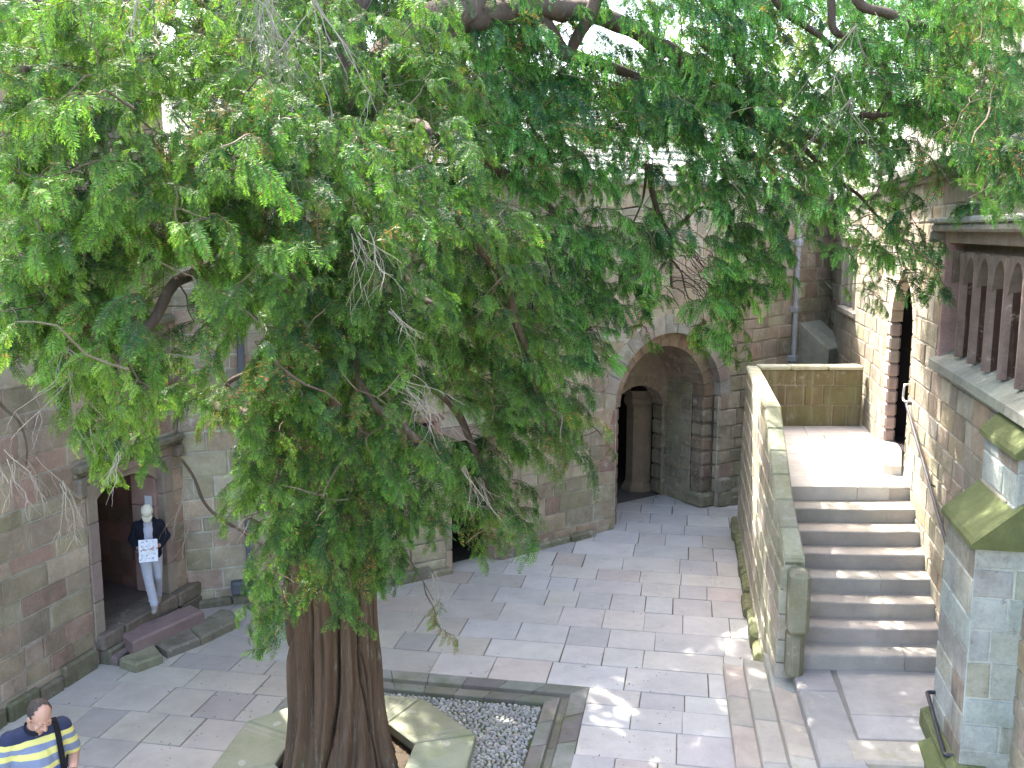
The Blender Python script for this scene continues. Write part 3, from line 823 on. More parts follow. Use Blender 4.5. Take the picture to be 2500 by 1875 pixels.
for k in range(nl):     # little cusped heads spring from each mullion
    for sg in (0, 1):
        N = 6; V = []
        for d in (-.07, -.34):
            for i in range(N+1):
                t = i/N; x = ws0+k*LW+(.04+(LW/2-.04)*t if sg == 0 else LW-.04-(LW/2-.04)*t)
                V += [WR.at(x, d, wz1-.34*(1-t)**2.2-.04), WR.at(x, d, wz1+.02)]
        B = 2*(N+1); fs = []
        for i in range(N):
            a = 2*i; fs += [(a, a+1, a+3, a+2), (B+a+2, B+a+3, B+a+1, B+a), (a+2, B+a+2, B+a, a)]
        mb.add(V, fs, (.19, .145, .115))
mb.build('tracery', M['wallR'], win)
mb = MB(); s = ws0-.14
for i in range(4):
    e = ws0-.14+(ws1-ws0+.26)*(i+1)/4
    V = [WR.at(s+.004, .10, wz0-.34), WR.at(e-.004, .10, wz0-.34), WR.at(e-.004, .10, wz0-.24), WR.at(s+.004, .10, wz0-.24), WR.at(e-.004, -.42, wz0+.02), WR.at(s+.004, -.42, wz0+.02), WR.at(e-.004, -.42, wz0-.34), WR.at(s+.004, -.42, wz0-.34)]
    mb.add(V, [(3, 2, 1, 0), (5, 4, 2, 3), (0, 1, 6, 7), (1, 2, 4, 6), (3, 0, 7, 5)], jit((.25, .255, .21), .1)); s = e
mb.build('sill', M['wallR'], win)
mb = MB(); mb.quad(WR.at(ws0, -.36, wz0-.02), WR.at(ws1, -.36, wz0-.02), WR.at(ws1, -.36, wz1), WR.at(ws0, -.36, wz1), (.055, .034, .027))
for k in range(nl):
    x = ws0+k*LW
    sbox(mb, WR, x+.05, x+LW-.05, -.357, -.33, wz1-.5, wz1-.47, (.04, .035, .03), .004)
mb.build('pane', M['glass'], win)
mb = MB(); sbox(mb, WR, ws0-.22, ws1+.24, -.05, .16, wz1+.26, wz1+.36, (.26, .23, .19), .03); sbox(mb, WR, ws0-.22, ws1+.24, -.05, .20, wz1+.36, wz1+.43, (.30, .30, .275), .02)
sbox(mb, WR, ws1+.1, ws1+.26, -.05, .17, wz1+.12, wz1+.28, (.22, .19, .16), .03)
mb.build('hood_mould', M['wallR'], win)
# tall pointed doorway
mb = MB()
nq = 9
for i in range(nq):
    a, b = dz0-.02+(dzs-dz0)*i/nq, dz0-.02+(dzs-dz0)*(i+1)/nq
    sbox(mb, WR, ds1, ds1+R.uniform(.26, .42), -.16, .02, a+.004, b-.004, jit(R.choice([(.34, .26, .235), (.36, .30, .26), (.32, .24, .215)]), .08), .03)
    sbox(mb, WR, ds0-.02, ds0+.06, -.42, .015, a+.004, b-.004, jit(R.choice(PAL_R), .08), .02)
half = (ds1-ds0)/2; dm = (ds0+ds1)/2
for sg in (-1, 1):
    n = 6
    for i in range(n):
        V = []; 
        for d in (.02, -.16):
            for t in (i/n+.006, (i+1)/n-.006):
                ang = t*math.radians(70)
                for r in (half*1.5, half*1.5+.26):
                    x = dm+sg*(r*math.cos(ang)-half*.5); zz = dzs+r*math.sin(ang)*.66
                    V.append(WR.at(x, d, zz))
        f = [(0, 1, 3, 2), (4, 6, 7, 5), (0, 2, 6, 4), (1, 5, 7, 3), (0, 4, 5, 1), (2, 3, 7, 6)]
        mb.add(V, f, jit((.42, .34, .27), .1))
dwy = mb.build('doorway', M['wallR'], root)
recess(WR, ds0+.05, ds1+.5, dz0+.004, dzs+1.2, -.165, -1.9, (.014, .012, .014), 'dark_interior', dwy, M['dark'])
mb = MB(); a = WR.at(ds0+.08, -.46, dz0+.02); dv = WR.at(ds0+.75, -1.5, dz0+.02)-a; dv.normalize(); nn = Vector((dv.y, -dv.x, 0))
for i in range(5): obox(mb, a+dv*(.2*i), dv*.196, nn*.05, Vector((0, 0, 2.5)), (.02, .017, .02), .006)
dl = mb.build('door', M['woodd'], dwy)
mb = MB(); tube(mb, [a+dv*.3+nn*.02+Vector((0, 0, 1.0)), a+dv*.3+nn*.12+Vector((0, 0, 1.0)), a+dv*.34+nn*.12+Vector((0, 0, .9))], .012, 6, (.05, .05, .05)); mb.build('handle', M['black'], dl)
# far window
mb = MB()
sbox(mb, WR, fs0-.1, fs0+.06, -.3, .01, fz0, fz1, (.40, .36, .29), .03); sbox(mb, WR, fs1-.06, fs1+.1, -.3, .01, fz0, fz1, (.40, .36, .29), .03)
sbox(mb, WR, fs0-.1, fs1+.1, -.3, .03, fz1, fz1+.15, (.40, .37, .31), .03); sbox(mb, WR, fs0-.1, fs1+.1, -.3, .06, fz0-.15, fz0, (.40, .37, .31), .03)
fw = mb.build('window', M['wallR'], root)
for k in (1, 2):
    mb = MB(); x = fs0+(fs1-fs0)*k/3; sbox(mb, WR, x-.06, x+.06, -.22, -.03, fz0, fz1, (.40, .36, .29), .03); mb.build('mullion', M['wallR'], fw)
mb = MB(); mb.quad(WR.at(fs0, -.2, fz0), WR.at(fs1, -.2, fz0), WR.at(fs1, -.2, fz1), WR.at(fs0, -.2, fz1), (.04, .04, .045)); mb.build('pane', M['glass'], fw)
# stepped buttress (parts of the hall)
BX = Path([(4.27, 8.5), (4.47, 9.5)], flip=True)     # outer face line
bd = Vector((.197, .98)); bn = Vector((.98, -.197))
def bpt(out, along): q = Vector((4.24, 8.45))+bd*along+bn*out; return q
def bstage(mb, o0, z0, z1, al=1.08):
    # face towards the stair, face towards the viewer, far face: coursed blocks
    c0, c1 = bpt(o0, 0), bpt(o0, al); w0, w1 = bpt(1.4, 0), bpt(1.4, al)
    rs = random.Random(5)
    blockwall(mb, Path([c1, c0]), 0, al, z0, z1, noex, PAL_BU, (.38, .41, .38), hs=(.26, .38), ls=(.5, 1.0), proud=.012, rnd=rs)
    blockwall(mb, Path([c0, w0]), 0, 1.4-o0, z0, z1, noex, PAL_BU, (.38, .41, .38), hs=(.26, .38), ls=(.4, .8), proud=.012, rnd=random.Random(5))
    blockwall(mb, Path([w1, c1]), 0, 1.4-o0, z0, z1, noex, PAL_BU, (.38, .41, .38), hs=(.26, .38), ls=(.4, .8), proud=.012, rnd=random.Random(5))
mb = MB(); bstage(mb, 0, 0, 3.0); bstage(mb, .30, 3.0, 3.82)
bt = mb.build('buttress', M['butt'], root)
def cap(o0, o1, z0, z1, al=1.08):
    mb = MB(); e = .05
    a = [bpt(o0-e, -e), bpt(o0-e, al+e), bpt(o1+.02, al+e), bpt(o1+.02, -e)]
    f = lambda x, y: z0+(z1-z0)*((Vector((x, y))-a[0]).dot(bn)/(o1-o0+e))
    prism(mb, a, z0-.07, z1, (.13, .15, .065), .025, ztop=f, bottom=True); return mb.build('weathering', M['moss'], bt)
cap(0, .42, 3.0, 3.42); cap(.30, 1.0, 3.85, 4.55)
mb = MB()
prism(mb, [bpt(-.10, -.1), bpt(-.10, 1.2), bpt(.3, 1.25), bpt(.3, -.1)], .3, .80, (.15, .17, .085), .07)
prism(mb, [bpt(-.24, -.15), bpt(-.2, .75), bpt(.1, .8), bpt(.1, -.15)], .3, .69, (.13, .155, .065), .1)
mb.build('plinth', M['moss'], bt)

# ------------------------------------------------------------------ staircase, landing, parapets, side steps
PZ = .56; RZ = .195
SR = [((3.40, 10.95), (5.16, 10.86)), ((3.53, 11.30), (5.27, 11.20)), ((3.62, 11.64), (5.42, 11.53)), ((3.73, 11.97), (5.50, 11.87)), ((3.83, 12.35), (5.56, 12.27)), ((3.93, 12.71), (5.63, 12.66)), ((4.02, 13.12), (5.71, 13.08)), ((4.11, 13.60), (5.80, 13.54))]
root = empty('stone_staircase', (4.5, 12.3, 0), 'pale worn stone staircase climbing to the sunlit landing beside the hall', 'staircase')
for i, (l, r) in enumerate(SR):
    z1 = PZ+RZ*(i+1); mb = MB()
    l = Vector(l); r = Vector(r)+Vector((.25, 0)); 
    if i: l = l-Vector((.06, 0))
    back = Vector((.13, .62))
    wd = [0, 1]
    cuts_ = [0, R.uniform(.3, .7), 1] if i in (0, 3, 6) else [0, 1]
    c0 = jit((.335, .305, .265), .07)
    for a, b in zip(cuts_[:-1], cuts_[1:]):
        p0 = l.lerp(r, a+(.001 if a else 0)); p1 = l.lerp(r, b-(.001 if b < 1 else 0))
        NS = 14; ed = [p0.lerp(p1, q_/NS) for q_ in range(NS+1)]; sd0 = R.uniform(0, 50); pc = jit(c0, .04)
        fx = [Vector((0, -1))*(.007*mnoise.noise(Vector((e_.x*5, sd0, 0)))+.004*mnoise.noise(Vector((e_.x*19, sd0, 3)))) for e_ in ed]
        dz = [-.013*max(0, math.sin(math.pi*(a+(b-a)*q_/NS)))**2+.004*mnoise.noise(Vector((ed[q_].x*8, sd0, 7))) for q_ in range(NS+1)]
        V = []
        for q_ in range(NS+1):
            f_ = ed[q_]+fx[q_]
            for (o_, z_) in ((Vector((0, 0)), z1-RZ-.01), (Vector((0, 0)), z1-.022+dz[q_]), (Vector((.004, .008)), z1-.007+dz[q_]), (Vector((.008, .024)), z1+dz[q_]), (back*.5, z1+dz[q_]*.6), (back, z1)): V.append((f_.x+o_.x, f_.y+o_.y, z_))
        fs = [(q_*6+k_, (q_+1)*6+k_, (q_+1)*6+k_+1, q_*6+k_+1) for q_ in range(NS) for k_ in range(5)]
        fs += [tuple(range(6)), tuple(reversed(range(NS*6, NS*6+6)))]
        mb.add(V, fs, pc)
    mb.build('step', M['step'], root)
# landing slabs
mb = MB(); rows = [13.55, 14.3, 15.0, 15.65, 16.35, 17.1, 17.95]
for a, b in zip(rows[:-1], rows[1:]):
    xl = 4.05+(a-13.55)*.17; xr = 6.2+(a-13.55)*.2; x = xl
    while x < xr-.05:
        L = min(R.uniform(.7, 1.3), xr-x)
        if xr-x-L < .3: L = xr-x
        dx = (b-a)*.2
        prism(mb, [(x+.004, a+.004), (x+L-.004, a+.004-.0), (x+L+dx-.004, b-.004), (x+dx+.004, b-.004)], 1.9, 2.12+R.uniform(-.002, .003), jit((.45, .42, .38), .06), .006)
        x += L
mb.build('landing', M['step'], root)
# doorstep in front of the tall door
mb = MB(); a, b = WR.s_of((5.93, 14.2)), ds1+.15
W2 = WR
V0 = WR.at(a, .0).xy; 
prism(mb, [WR.at(a, .02).xy, WR.at(a, .16).xy, WR.at(a+.1, .26).xy, WR.at(b, .30).xy, WR.at(b, -.3).xy], 2.11, 2.29, (.42, .38, .34), .03)
tag(mb.build('door_step', M['step']), 'long rounded stone step at the foot of the tall sunlit hall door', 'step')
# left parapet of the stair
root = empty('parapet_wall', (3.9, 14, 0), 'sloping parapet wall with mossy coping along the left of the staircase', 'wall')
OB = [(3.36, 11.9), (3.45, 12.3), (4.15, 17.25), (4.5, 18.25)]
SP = Path([(3.27, 11.0), (3.40, 12.0), (4.5, 18.25)], flip=True)
SPI = Path([(3.45, 11.0), (3.60, 12.0), (4.72, 18.25)])
LZ = SP.L[-1]; zf = SP.s_of((3.80, 13.95))
def ptop(s): return 3.16 if s > zf else 1.90+(3.16-1.90)*max(0, s)/zf
mb = MB(); rnd = random.Random(3)
# outer face: coursed blocks trimmed under the coping
z = 0
while z < 3.16:
    h = rnd.uniform(.26, .36)
    if z+h > 3.05: h = 3.16-z
    smin = 0
    if z+h > 1.90: smin = min(zf, zf*(z+h-1.90)/(3.16-1.90))
    s = smin
    while s < LZ-.02:
        L = rnd.uniform(.4, .9); e = min(LZ, s+L)
        if LZ-e < .2: e = LZ
        c = jit(rnd.choice([(.38, .355, .27), (.42, .38, .30), (.40, .36, .31), (.36, .34, .26), (.44, .37, .31)]), .1, rnd)
        sbox(mb, SP, s+.005, e-.005, -.12, rnd.uniform(.0, .012)+(.08*(1-z/3.2)), z+.005, z+h-.005, c, .014)
        if True:
            c2 = jit(rnd.choice([(.22, .205, .13), (.25, .22, .15), (.2, .19, .12)]), .12, rnd)
            q0, q1 = SP.at(s+.005, -.12), SP.at(e-.005, -.12)
            n_ = SP.n(s+.01)
            obox(mb, Vector((q0.x, q0.y, z+.005)), q1-q0, -n_*.085, Vector((0, 0, h-.01)), c2, .01)
        s = e
    z += h
mb.build('wall', M['para'], root)
# wedge stones under the sloping coping
mb = MB()
ns = 9
for i in range(ns):
    s0, s1 = zf*i/ns, zf*(i+1)/ns
    for (d0, d1, c) in ((.02, -.12, (.38, .36, .27)), (-.12, -.205, (.24, .22, .14))):
        q = [SP.at(s0+.004, d0).xy, SP.at(s1-.004, d0).xy, SP.at(s1-.004, d1).xy, SP.at(s0+.004, d1).xy]
        prism(mb, q, max(.1, ptop(s0)-.55), ptop(s1), jit(c, .08), .01, ztop=lambda x, y: ptop(SP.s_of((x, y)))-.002)
mb.build('wedge_stone', M['para'], root)
mb = MB(); ns = 6
for i in range(ns):
    s0, s1 = zf*i/ns+.004, zf*(i+1)/ns-.004
    q = [SP.at(s0, .012).xy, SP.at(s1, .012).xy, SP.at(s1, -.215).xy, SP.at(s0, -.215).xy]
    prism(mb, q, ptop(s0)-.05, ptop(s1), jit((.31, .305, .21), .12), .018, ztop=lambda x, y: ptop(SP.s_of((x, y)))+.06)
s = zf
while s < LZ-.05:
    e = min(LZ, s+R.uniform(.6, 1.0))
    if LZ-e < .3: e = LZ
    sbox(mb, SP, s+.004, e-.004, -.225, .02, 3.15, 3.235, jit((.40, .40, .27), .08), .03); s = e
mb.build('coping', M['para'], root)
mb = MB()
obox(mb, (3.25, 10.70, 1.08), (.24, -.02, 0), (.05, .36, 0), (0, 0, .76), (.22, .21, .145), .05)
obox(mb, (3.26, 10.74, .5), (.20, -.02, 0), (.05, .34, 0), (0, 0, .59), (.20, .185, .13), .06)
mb.build('end_stone', M['para'], root)
mb = MB(); s = .15; rnd = random.Random(9)
while s < LZ-.3:
    e = s+rnd.uniform(.3, .75); sbox(mb, SP, s+.006, e-.006, -.02, .20+rnd.uniform(-.03, .03), -.02, rnd.uniform(.17, .3), jit((.17, .175, .09), .15, rnd), .05); s = e
mb.build('plinth', M['para'], root)
# parapet across the back of the landing
root = empty('parapet_wall', (5.6, 18, 2), 'low mossy block parapet closing the far end of the landing', 'wall')
mb = MB(); x0, x1 = 4.66, 6.62
for (z0, z1, cs) in ((2.10, 2.52, [0, .14, .72, .86, 1]), (2.52, 2.90, [0, .26, .44, .62, 1]), (2.90, 3.20, [0, .35, .72, 1])):
    for a, b in zip(cs[:-1], cs[1:]):
        xa, xb = x0+(x1-x0)*a, x0+(x1-x0)*b
        obox(mb, (xa+.006, 17.93+R.uniform(-.006, .006), z0+.006), (xb-xa-.012, 0, 0), (0, .27, 0), (0, 0, z1-z0-.012), jit((.15, .125, .07), .14), .02)
obox(mb, (x0, 17.945, 2.1), (x1-x0, 0, 0), (0, .24, 0), (0, 0, 1.09), (.25, .21, .16), .01)
mb.build('wall', M['para'], root)
mb = MB()
for a, b in ((0, .3), (.3, .66), (.66, 1)): obox(mb, (x0+(x1-x0)*a+.004, 17.90, 3.195), ((x1-x0)*(b-a)-.008, 0, 0), (0, .33, 0), (0, 0, .075), jit((.42, .41, .30), .06), .02)
mb.build('coping', M['para'], root)
# steps down from the platform to the pavement
root = empty('side_steps', (3, 11, 0), 'low buff stone steps running along the left of the stair foot', 'steps')
EL = [((2.80, 12.02), (2.20, 8.2)), ((3.02, 11.86), (2.46, 8.2)), ((3.25, 11.72), (2.72, 8.2)), ((3.45, 11.35), (2.97, 8.2))]
for i in range(3):
    mb = MB(); (a, b), (c_, d) = EL[i], EL[i+1]
    a, b, c_, d = Vector(a), Vector(b), Vector(c_), Vector(d)
    t = 0; c_ = c_+Vector((.06, 0)); d = d+Vector((.06, 0))
    while t < 1:
        t2 = min(1, t+R.uniform(.14, .26)); 
        if 1-t2 < .1: t2 = 1
        prism(mb, [a.lerp(b, t+.001), a.lerp(b, t2-.001), c_.lerp(d, t2-.001), c_.lerp(d, t+.001)], -.03, .14*(i+1)+R.uniform(-.003, .003), jit(R.choice([(.36, .34, .29), (.39, .35, .30), (.40, .345, .295), (.36, .345, .31)]), .08), .018); t = t2
    mb.build('step', M['step'], root)
mb = MB()
# platform at the stair foot: kerb slabs on the left, big slabs, front kerb
a, b = Vector(EL[3][0]), Vector(EL[3][1]); dR = Vector((.62, -.03))
prev = None
for (t0, t1) in ((-.03, .05), (.05, .30), (.30, .80)):
    p0, p1 = a.lerp(b, t0), a.lerp(b, t1)
    prism(mb, [p0+(p1-p0)*.006, p1-(p1-p0)*.006, p1+dR*.75, p0+dR*.75], -.03, PZ, jit((.315, .30, .285), .06), .022)
prism(mb, [pl_ for pl_ in (Vector((3.6, 11.0)), Vector((5.2, 10.9)), Vector((4.85, 8.95)), Vector((3.2, 9.0)))], 0, PZ-.012, (.2, .19, .17), .004)
def plat(q, c): prism(mb, q, .2, PZ-.004, c, .008)
pl = lambda x, y: Vector((x, y))
plat([pl(3.92, 10.95), pl(5.2, 10.85), pl(4.95, 9.75), pl(3.72, 9.85)], (.345, .325, .305))
plat([pl(3.71, 9.84), pl(4.93, 9.74), pl(4.84, 9.27), pl(3.63, 9.35)], (.36, .345, .33))
prism(mb, [pl(3.46, 9.33), pl(4.4, 9.26), pl(4.36, 8.82), pl(3.40, 8.9)], -.03, PZ+.004, (.36, .33, .28), .03)
mb.build('platform', M['step'], root)
# pavement/earth under the near right
# ------------------------------------------------------------------ doorstep stones at the left door
root = None
mb = MB()
rs = [G(291, 1543, .3), G(465, 1474, .3), G(498, 1490, .3), G(323, 1567, .3)]
prism(mb, [v.xy for v in rs], .1, .30, (.20, .14, .13), .03)
tag(mb.build('door_step', M['red']), 'long red sandstone block used as a step below the left doorway', 'step')
lw = [[(1190, 370), (1460, 255), (1545, 335), (1290, 430)], [(1465, 253), (1580, 185), (1700, 108), (1790, 118), (1845, 190), (1550, 335)], [(915, 490), (1185, 372), (1235, 440), (1255, 465), (1045, 540), (925, 505)], [(805, 470), (940, 400), (1000, 415), (905, 490)]]
cs = [(.17, .15, .12), (.19, .175, .13), (.20, .19, .125), (.19, .145, .13)]
lb = ['squarish grey stone slab in the middle of the lower row below the left doorway', 'broad irregular green-grey slab at the right end of the lower doorway row', 'mossy pale slab at the left end of the lower doorway row', 'small reddish stone between the left wall and the mossy slab']
for q, c, l in zip(lw, cs, lb):
    mb = MB(); prism(mb, [G(x*.3164, 1450+y*.3164, .13).xy for x, y in q], -.03, .13, c, .03)
    tag(mb.build('door_step', M['wallL']), l, 'step', 'stones laid below the left doorway')

# ------------------------------------------------------------------ pipes and handrails
def pipe_thing(label, W, s, z0, z1, r, mat, hoops, rectangular=False, foot=False):
    root = empty('drainpipe', W.at(s, .1), label, 'drainpipe', 'drainpipes on the court walls')
    mb = MB()
    if rectangular: sbox(mb, W, s-r, s+r, .04, .04+2*r*.8, z0, z1, (.2, .2, .22), .008)
    else: tube(mb, [W.at(s, .04+r, z0), W.at(s, .04+r, z1)], r, 12)
    mb.build('pipe', mat, root)
    for h in hoops:
        mb = MB(); sbox(mb, W, s-r*1.9, s+r*1.9, -.02, .03, h-.06, h+.06, (.2, .2, .2), .01); sbox(mb, W, s-r*1.25, s+r*1.25, -.02, .06+2*r, h-.07, h+.07, (.2, .2, .2), .02); mb.build('bracket', mat, root)
    if foot:
        mb = MB(); sbox(mb, W, s-.30, s-.0, .02, .2, z0-.04, z0+.16, (.2, .2, .2), .02); sbox(mb, W, s-.07, s+.13, .02, .24, z0-.16, z0+.10, (.2, .2, .2), .02); mb.build('shoe', mat, root)
    return root
pipe_thing('dark lead drainpipe on the wall left of the yew', WB, WB.s_of((-4.14, 14.54)), .22, 8.0 if False else 6.55, .05, M['leadd'], (2.6, 4.4, 5.8), True, True)
pr_ = pipe_thing('pale grey lead drainpipe with ornate brackets beyond the stair landing', WB, WB.s_of((6.24, 21.45)), 2.2, 6.3, .06, M['lead'], (2.95, 4.05, 5.5))
def rail(label, pts, mat, r=.02, br=()):
    root = empty('handrail', pts[0], label, 'handrail', 'metal handrails')
    mb = MB(); tube(mb, pts, r, 10, sm=4); mb.build('rail', mat, root)
    for a, b in br:
        mb = MB(); tube(mb, [a, b], r*.6, 8); mb.build('bracket', mat, root)
def wr(y, d, z): return WR.at(sR(y), d, z)
p0, p1 = wr(13.72, .09, 3.27), wr(9.65, .09, 1.62)
md = p0.lerp(p1, .42)
rail('long black handrail sloping down the hall wall beside the stairs', [wr(13.78, .0, 3.30), wr(13.77, .07, 3.30), p0, p0.lerp(p1, .3), p0.lerp(p1, .7), p1, p1-Vector((0, 0, .06))], M['black'], .021, [(md, md-WR.n(2)*.1-Vector((0, 0, .05)))])
q = lambda al, d, z: Vector((*bpt(d, al), z))
rail('short black hand hold on the foot of the buttress', [q(1.0, 0, 1.02), q(.99, -.08, 1.02), q(.93, -.09, 1.0), q(.5, -.09, .88), q(.22, -.09, .80), q(.16, -.08, .79), q(.15, 0, .79)], M['black'], .022)
rail('small bright steel handrail end beside the tall hall door', [wr(13.98, .0, 3.55), wr(13.98, .07, 3.55), wr(13.95, .10, 3.52), wr(13.88, .12, 3.36), wr(13.80, .10, 3.33), wr(13.80, .0, 3.33)], M['steel'], .016)
# paper notice on the left door jamb
mb = MB(); sbox(mb, WL, sdoor1-.082, sdoor1-.074, -.25, -.13, 1.70, 1.93, (.6, .6, .62), .001)
M['paper'] = plain('paper', (.68, .70, .74), .8, 0, .05, 20, 0)
nt_ = mb.build('paper_notice', M['paper']); tag(nt_, 'white paper notice fixed inside the left doorway behind the man', 'notice')
# ------------------------------------------------------------------ the yew
YC = OC.copy()
yew = empty('yew_tree', (YC.x, YC.y, .3), 'huge old yew with fluted red-brown trunk and drooping green crown filling the court', 'tree')
# fluted trunk
NA, NZ = 420, 110; zt = 4.3
ribs = [(R.uniform(0, 6.28), R.uniform(.10, .26), R.uniform(.05, .13)) for _ in range(15)]
# the rope-like stems on the near left side
ribs += [(math.radians(a), w_, h_) for a, w_, h_ in ((205, .13, .19), (228, .12, .22), (248, .12, .19), (266, .16, .12), (288, .25, .09), (318, .16, .08))]
crev = [(math.radians(a), w_, h_) for a, w_, h_ in ((196, .03, .12), (217, .035, .17), (238, .035, .18), (257, .03, .15), (277, .022, .07), (297, .02, .06), (309, .03, .10), (333, .03, .1), (355, .03, .09), (20, .03, .12), (60, .03, .12), (100, .03, .12), (140, .03, .12), (170, .03, .12))]
def trunk_r(th, z):
    k = (z-.3)/(zt-.3)
    r = .385+.20*math.exp(-(z-.3)/.5)+.03*k
    tw = .30*math.sin(z*.9)+.10*z
    tot = 0
    for (a, w_, h_) in ribs:
        d = (th-a-tw*(.5+.5*math.sin(a*3))+math.pi) % (2*math.pi)-math.pi
        tot = max(tot, h_*math.exp(-(d/w_)**2))
    r += tot*(1.05-.25*k)-.05
    for (a, w_, h_) in crev:
        d = (th-a-tw*(.5+.5*math.sin(a*3))-.13*math.sin(z*1.5+a*5)-.05*math.sin(z*4+a*9)+math.pi) % (2*math.pi)-math.pi
        if abs(d) < .25: r -= h_*math.exp(-(d/w_)**2)*(.6+.4*math.sin(z*1.4+a*7))
    r += .035*mnoise.noise(Vector((math.cos(th)*4, math.sin(th)*4, z*1.3)))+.016*mnoise.noise(Vector((math.cos(th)*11, math.sin(th)*11, z*1.1)))+.010*mnoise.noise(Vector((math.cos(th)*26, math.sin(th)*26, z*2.2)))
    return r
mb = MB(); V = []
for j in range(NZ+1):
    z = .28+(zt-.28)*j/NZ
    cx = YC.x+.0-.03*(z-.3); cy = YC.y+.02*z
    for i in range(NA):
        th = 2*math.pi*i/NA; r = trunk_r(th, z); V.append((cx+math.cos(th)*r, cy+math.sin(th)*r, z))
fs = []
for j in range(NZ):
    for i in range(NA): i2 = (i+1) % NA; fs.append((j*NA+i, j*NA+i2, (j+1)*NA+i2, (j+1)*NA+i))
mb.add(V, fs, (.095, .061, .040))
mb.build('trunk', M['bark'], yew, smooth=True)
BARK = (.095, .068, .05)
skel = []           # (point, kind) nodes that foliage twigs may spring from
def limb(pts, r0, r1, n=9, name='limb', col=BARK, sm=5, wob=.25):
    m = len(pts); rad = [r0+(r1-r0)*(i/(m-1))**.8 for i in range(m)]
    P2, R2_ = smoothpath(pts, rad, sm)
    sd_ = R.uniform(0, 99); am = min(.09, .05+r0*.2)
    P2 = [p_+Vector((mnoise.noise(p_*2.2+Vector((sd_, 0, 0))), mnoise.noise(p_*2.2+Vector((0, sd_, 0))), mnoise.noise(p_*2.2+Vector((0, 0, sd_)))))*am*(1 if 0 < i_ else 0) for i_, p_ in enumerate(P2)]
    mb = MB(); tube(mb, P2, R2_, n, col, 0, wob); mb.build(name, M['bark'], yew, smooth=True)
    for a, b in zip(P2[:-1], P2[1:]):
        k = max(1, int((b-a).length/.2))
        for i in range(k): skel.append(a.lerp(b, i/k))
    skel.append(P2[-1]); return P2
def LP(*q): return [A(x, y, Y) for x, y, Y in q]
S1 = limb([Vector((YC.x-.12, YC.y+.15, 3.6))]+LP((760, 900, 9.3), (705, 620, 9.5), (640, 380, 9.7), (575, 120, 10.0), (545, -150, 10.3), (520, -500, 10.6)), .33, .17, 14)
S2 = limb([Vector((YC.x+.15, YC.y+.1, 3.6))]+LP((850, 900, 9.3), (842, 600, 9.3), (830, 330, 9.35), (835, 130, 9.4), (855, -80, 9.6), (900, -480, 10.0)), .34, .2, 14)
limb(LP((850, 330, 9.35), (905, 215, 9.5), (1000, 110, 9.8), (1090, 40, 10.2), (1180, -60, 10.8), (1300, -260, 11.5)), .24, .15, 12)
limb(LP((1010, 110, 9.9), (1150, 45, 10.8), (1290, 15, 11.6), (1400, 28, 12.2), (1470, 42, 12.4), (1560, 85, 12.6), (1650, 140, 12.8), (1760, 230, 13), (1900, 300, 13.2)), .17, .07)
limb(LP((1270, 20, 11.5), (1330, 70, 12.0), (1372, 118, 12.2), (1392, 142, 12.2), (1500, 165, 12.6), (1600, 210, 12.9), (1680, 290, 13)), .12, .05)
limb(LP((1392, 145, 12.2), (1412, 95, 12.1), (1440, 40, 12.0), (1465, -40, 12.0)), .06, .09)
limb(LP((1690, -60, 12.6), (1731, 0, 12.8), (1780, 45, 12.9), (1804, 75, 13), (1793, 108, 13), (1798, 150, 13), (1828, 180, 13), (1826, 205, 13), (1840, 300, 13.1)), .08, .03)
limb(LP((1880, -60, 12), (1898, 0, 12.1), (1926, 35, 12.2), (1971, 60, 12.3), (2040, 120, 12.5)), .075, .03)
limb(LP((2034, -60, 12), (2034, 20, 12), (2036, 75, 12), (2085, 92, 12.1), (2110, 115, 12.2), (2180, 200, 12.4)), .06, .03)
limb(LP((2080, -40, 11.5), (2110, 15, 11.5), (2180, 36, 11.4), (2237, 62, 11.3), (2330, 90, 11.2), (2420, 200, 11.1)), .07, .03)
limb(LP((2200, 60, 11.6), (2270, 30, 11.6), (2350, 8, 11.6)), .04, .02)
limb(LP((1900, 300, 13.2), (2000, 345, 13.0), (2053, 338, 13.0), (2100, 350, 12.9), (2195, 349, 12.8)), .05, .02)
limb(LP((2120, 350, 12.9), (2150, 370, 12.9), (2188, 398, 12.9)), .03, .012)
limb(LP((2053, 330, 13), (2130, 290, 12.8), (2180, 200, 12.4)), .05, .04)
limb(LP((2230, 270, 12.2), (2290, 300, 12.0), (2345, 332, 11.9), (2420, 373, 11.8), (2470, 400, 11.8)), .045, .02)
limb(LP((2100, 280, 12.5), (2300, 272, 12.0), (2385, 275, 12.0), (2430, 310, 12.0)), .04, .02)
limb(LP((1940, 340, 13.1), (1985, 385, 13.1), (2050, 440, 13.1), (2090, 475, 13.1), (2180, 560, 13)), .045, .015)
limb(LP((1130, 330, 10.5), (1220, 412, 11.2), (1271, 441, 11.6), (1321, 489, 11.9), (1363, 536, 12.0), (1372, 577, 12.1), (1376, 625, 12.1)), .075, .03)
limb(LP((1290, 460, 11.7), (1300, 520, 11.8), (1330, 600, 11.9), (1350, 700, 12)), .03, .012)
limb(LP((1572, 400, 12.9), (1575, 441, 13), (1568, 501, 13), (1543, 558, 13)), .025, .012)
limb(LP((1566, 505, 13), (1515, 515, 13), (1470, 512, 13)), .012, .008)
limb(LP((1590, 400, 12.8), (1597, 470, 12.9), (1613, 533, 13), (1632, 574, 13), (1636, 621, 13), (1641, 697, 13)), .05, .014)
limb(LP((1632, 574, 13), (1700, 510, 13.1), (1760, 530, 13.1), (1830, 640, 13)), .035, .012)
limb(LP((1638, 634, 13), (1663, 672, 13), (1675, 710, 13), (1690, 735, 13), (1740, 740, 13)), .014, .006)
